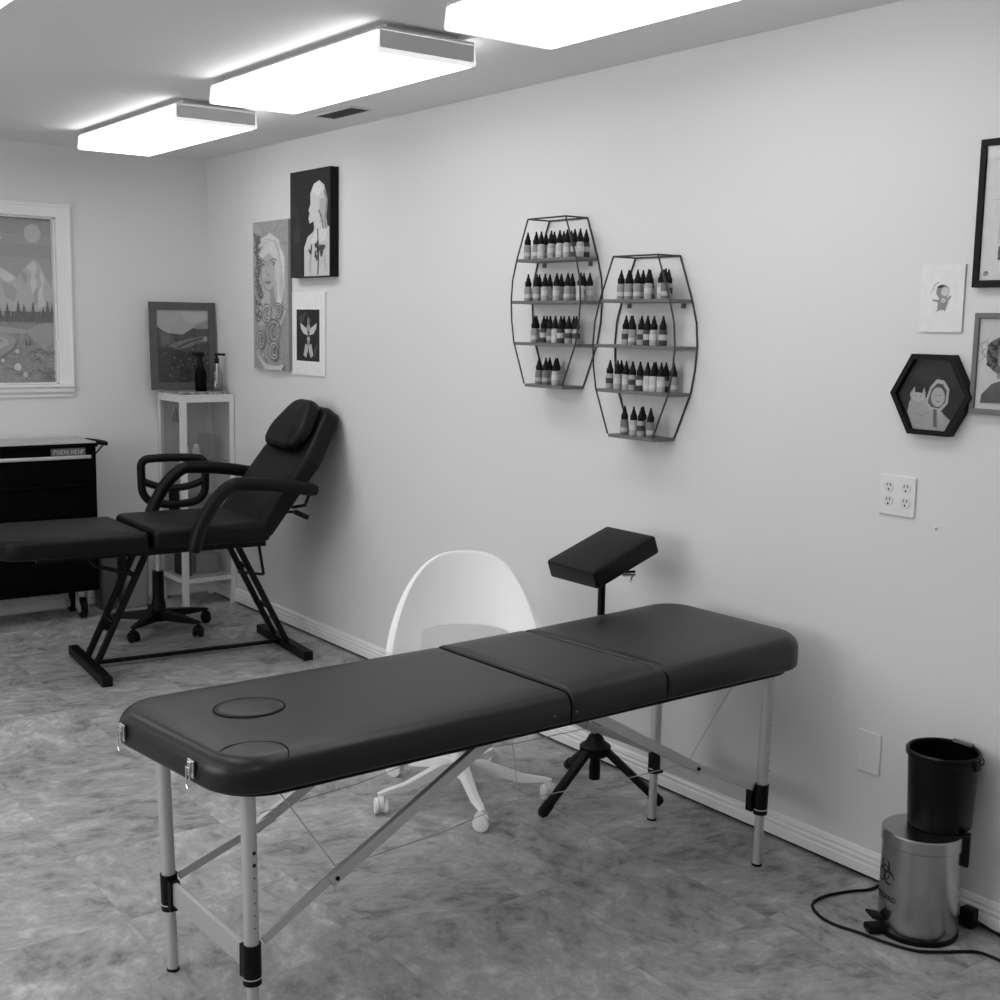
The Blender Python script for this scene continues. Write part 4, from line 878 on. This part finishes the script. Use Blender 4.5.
# one bottle of each tone, then copies
def bottle_proto(tone, labtone, band):
    mb = MB(); mb.lathe([(0, 0), (.0130, 0), (.0137, .002), (.0137, .044), (.0112, .050), (.0070, .053), (0, .053)], n=14)
    b = mb.build('ink_bottle', G(tone), local=True, smooth=True); b.name = 'ink_bottle'
    l = MB().lathe([(.0140, .010 if not band else .018), (.0140, .024 if not band else .036)], n=14); l.f = l.f[:14]; l.m = l.m[:14]
    l = l.build('bottle_label', G(labtone), b, local=True, smooth=True)
    c = MB().lathe([(0, .052), (.0115, .051), (.0122, .055), (.0118, .066), (.0086, .071), (.0072, .078), (.0040, .087), (.0026, .096), (0, .097)], n=12).build('dropper_cap', 'cap', b, local=True, smooth=True)
    return b
protos = [bottle_proto(*a) for a in ((.30, .55, 0), (.06, .50, 1), (.42, .58, 1), (.18, .45, 0), (.36, .06, 1), (.50, .60, 0))]
used = [False] * len(protos)
def place_bottle(k, loc, label, group, rz):
    b = protos[k]
    if used[k]:
        src = b; b = src.copy(); COL.objects.link(b)
        for ch in list(src.children): c = ch.copy(); COL.objects.link(c); c.parent = b
    used[k] = True; b.location = loc; b.rotation_euler = (0, 0, rz); tag(b, label, 'bottle', group)
# camera-independent layout: y positions along each shelf (metres from rack centre), row 0 front, row 1 back
ROWS = [(0, 0, [(0.074, 3.7271),
    (0.074, 3.6768),
    (0.074, 3.6475),
    (0.034, 3.6719),
    (0.074, 3.59),
    (0.034, 3.6227),
    (0.074, 3.542),
    (0.034, 3.5687),
    (0.074, 3.5003),
    (0.034, 3.5267),
    (0.074, 3.4592),
    (0.074, 3.4295),
    (0.034, 3.4447)]),
    (0, 1, [(0.074, 3.7189),
    (0.074, 3.6684),
    (0.034, 3.7047),
    (0.074, 3.62),
    (0.034, 3.643),
    (0.074, 3.553),
    (0.034, 3.5769),
    (0.074, 3.4915),
    (0.034, 3.5151),
    (0.074, 3.4205),
    (0.034, 3.4518),
    (0.034, 3.4194)]),
    (0, 2, [(0.074, 3.676),
    (0.034, 3.716),
    (0.074, 3.6219),
    (0.034, 3.6549),
    (0.074, 3.5849),
    (0.074, 3.5557),
    (0.074, 3.5246),
    (0.034, 3.5568),
    (0.074, 3.4799),
    (0.034, 3.5006),
    (0.074, 3.4381)]),
    (0, 3, [(0.074, 3.644),
    (0.074, 3.6047),
    (0.034, 3.6328),
    (0.074, 3.5488),
    (0.034, 3.5875)]),
    (1, 0, [(0.074, 3.2101),
    (0.074, 3.1735),
    (0.034, 3.2097),
    (0.074, 3.1296),
    (0.034, 3.1468),
    (0.074, 3.0769),
    (0.034, 3.1121),
    (0.074, 3.016),
    (0.034, 3.0487),
    (0.086, 2.9851),
    (0.042, 3.0171)]),
    (1, 1, [(0.074, 3.1792),
    (0.034, 3.198),
    (0.074, 3.1466),
    (0.074, 3.1029),
    (0.074, 3.0742),
    (0.074, 3.0438),
    (0.074, 3.0009)]),
    (1, 2, [(0.074, 3.2529),
    (0.074, 3.2142),
    (0.034, 3.2408),
    (0.074, 3.1711),
    (0.074, 3.1394),
    (0.074, 3.1023),
    (0.074, 3.0667),
    (0.074, 3.0381),
    (0.034, 3.0711),
    (0.074, 3.0024),
    (0.034, 3.0219),
    (0.034, 2.9865)]),
    (1, 3, [(0.074, 3.1719),
    (0.074, 3.1272),
    (0.074, 3.0901),
    (0.034, 3.1246),
    (0.074, 3.0448)])]
ORD = ['first', 'second', 'third', 'fourth', 'fifth', 'sixth', 'seventh', 'eighth', 'ninth', 'tenth', 'eleventh', 'twelfth', 'thirteenth', 'fourteenth']
SH = ['top', 'second', 'third', 'bottom']
for (rk, si, lst) in ROWS:
    yc, zo = ((YA, 0), (YBk, -.147))[rk]; z = (1.800, 1.650, 1.500, 1.350)[si] + zo + .0006
    for i, (dx, y) in enumerate(lst):
        k = random.choice((0, 0, 1, 2, 2, 3, 4, 5))
        place_bottle(k, (W - dx, y, z), '%s black-capped bottle from the left on the %s shelf of the %s wire rack' % (ORD[i], SH[si], ('upper left', 'lower right')[rk]),
                     'ink bottles on the %s shelf of the %s rack' % (SH[si], ('left', 'right')[rk]), random.random() * 6)
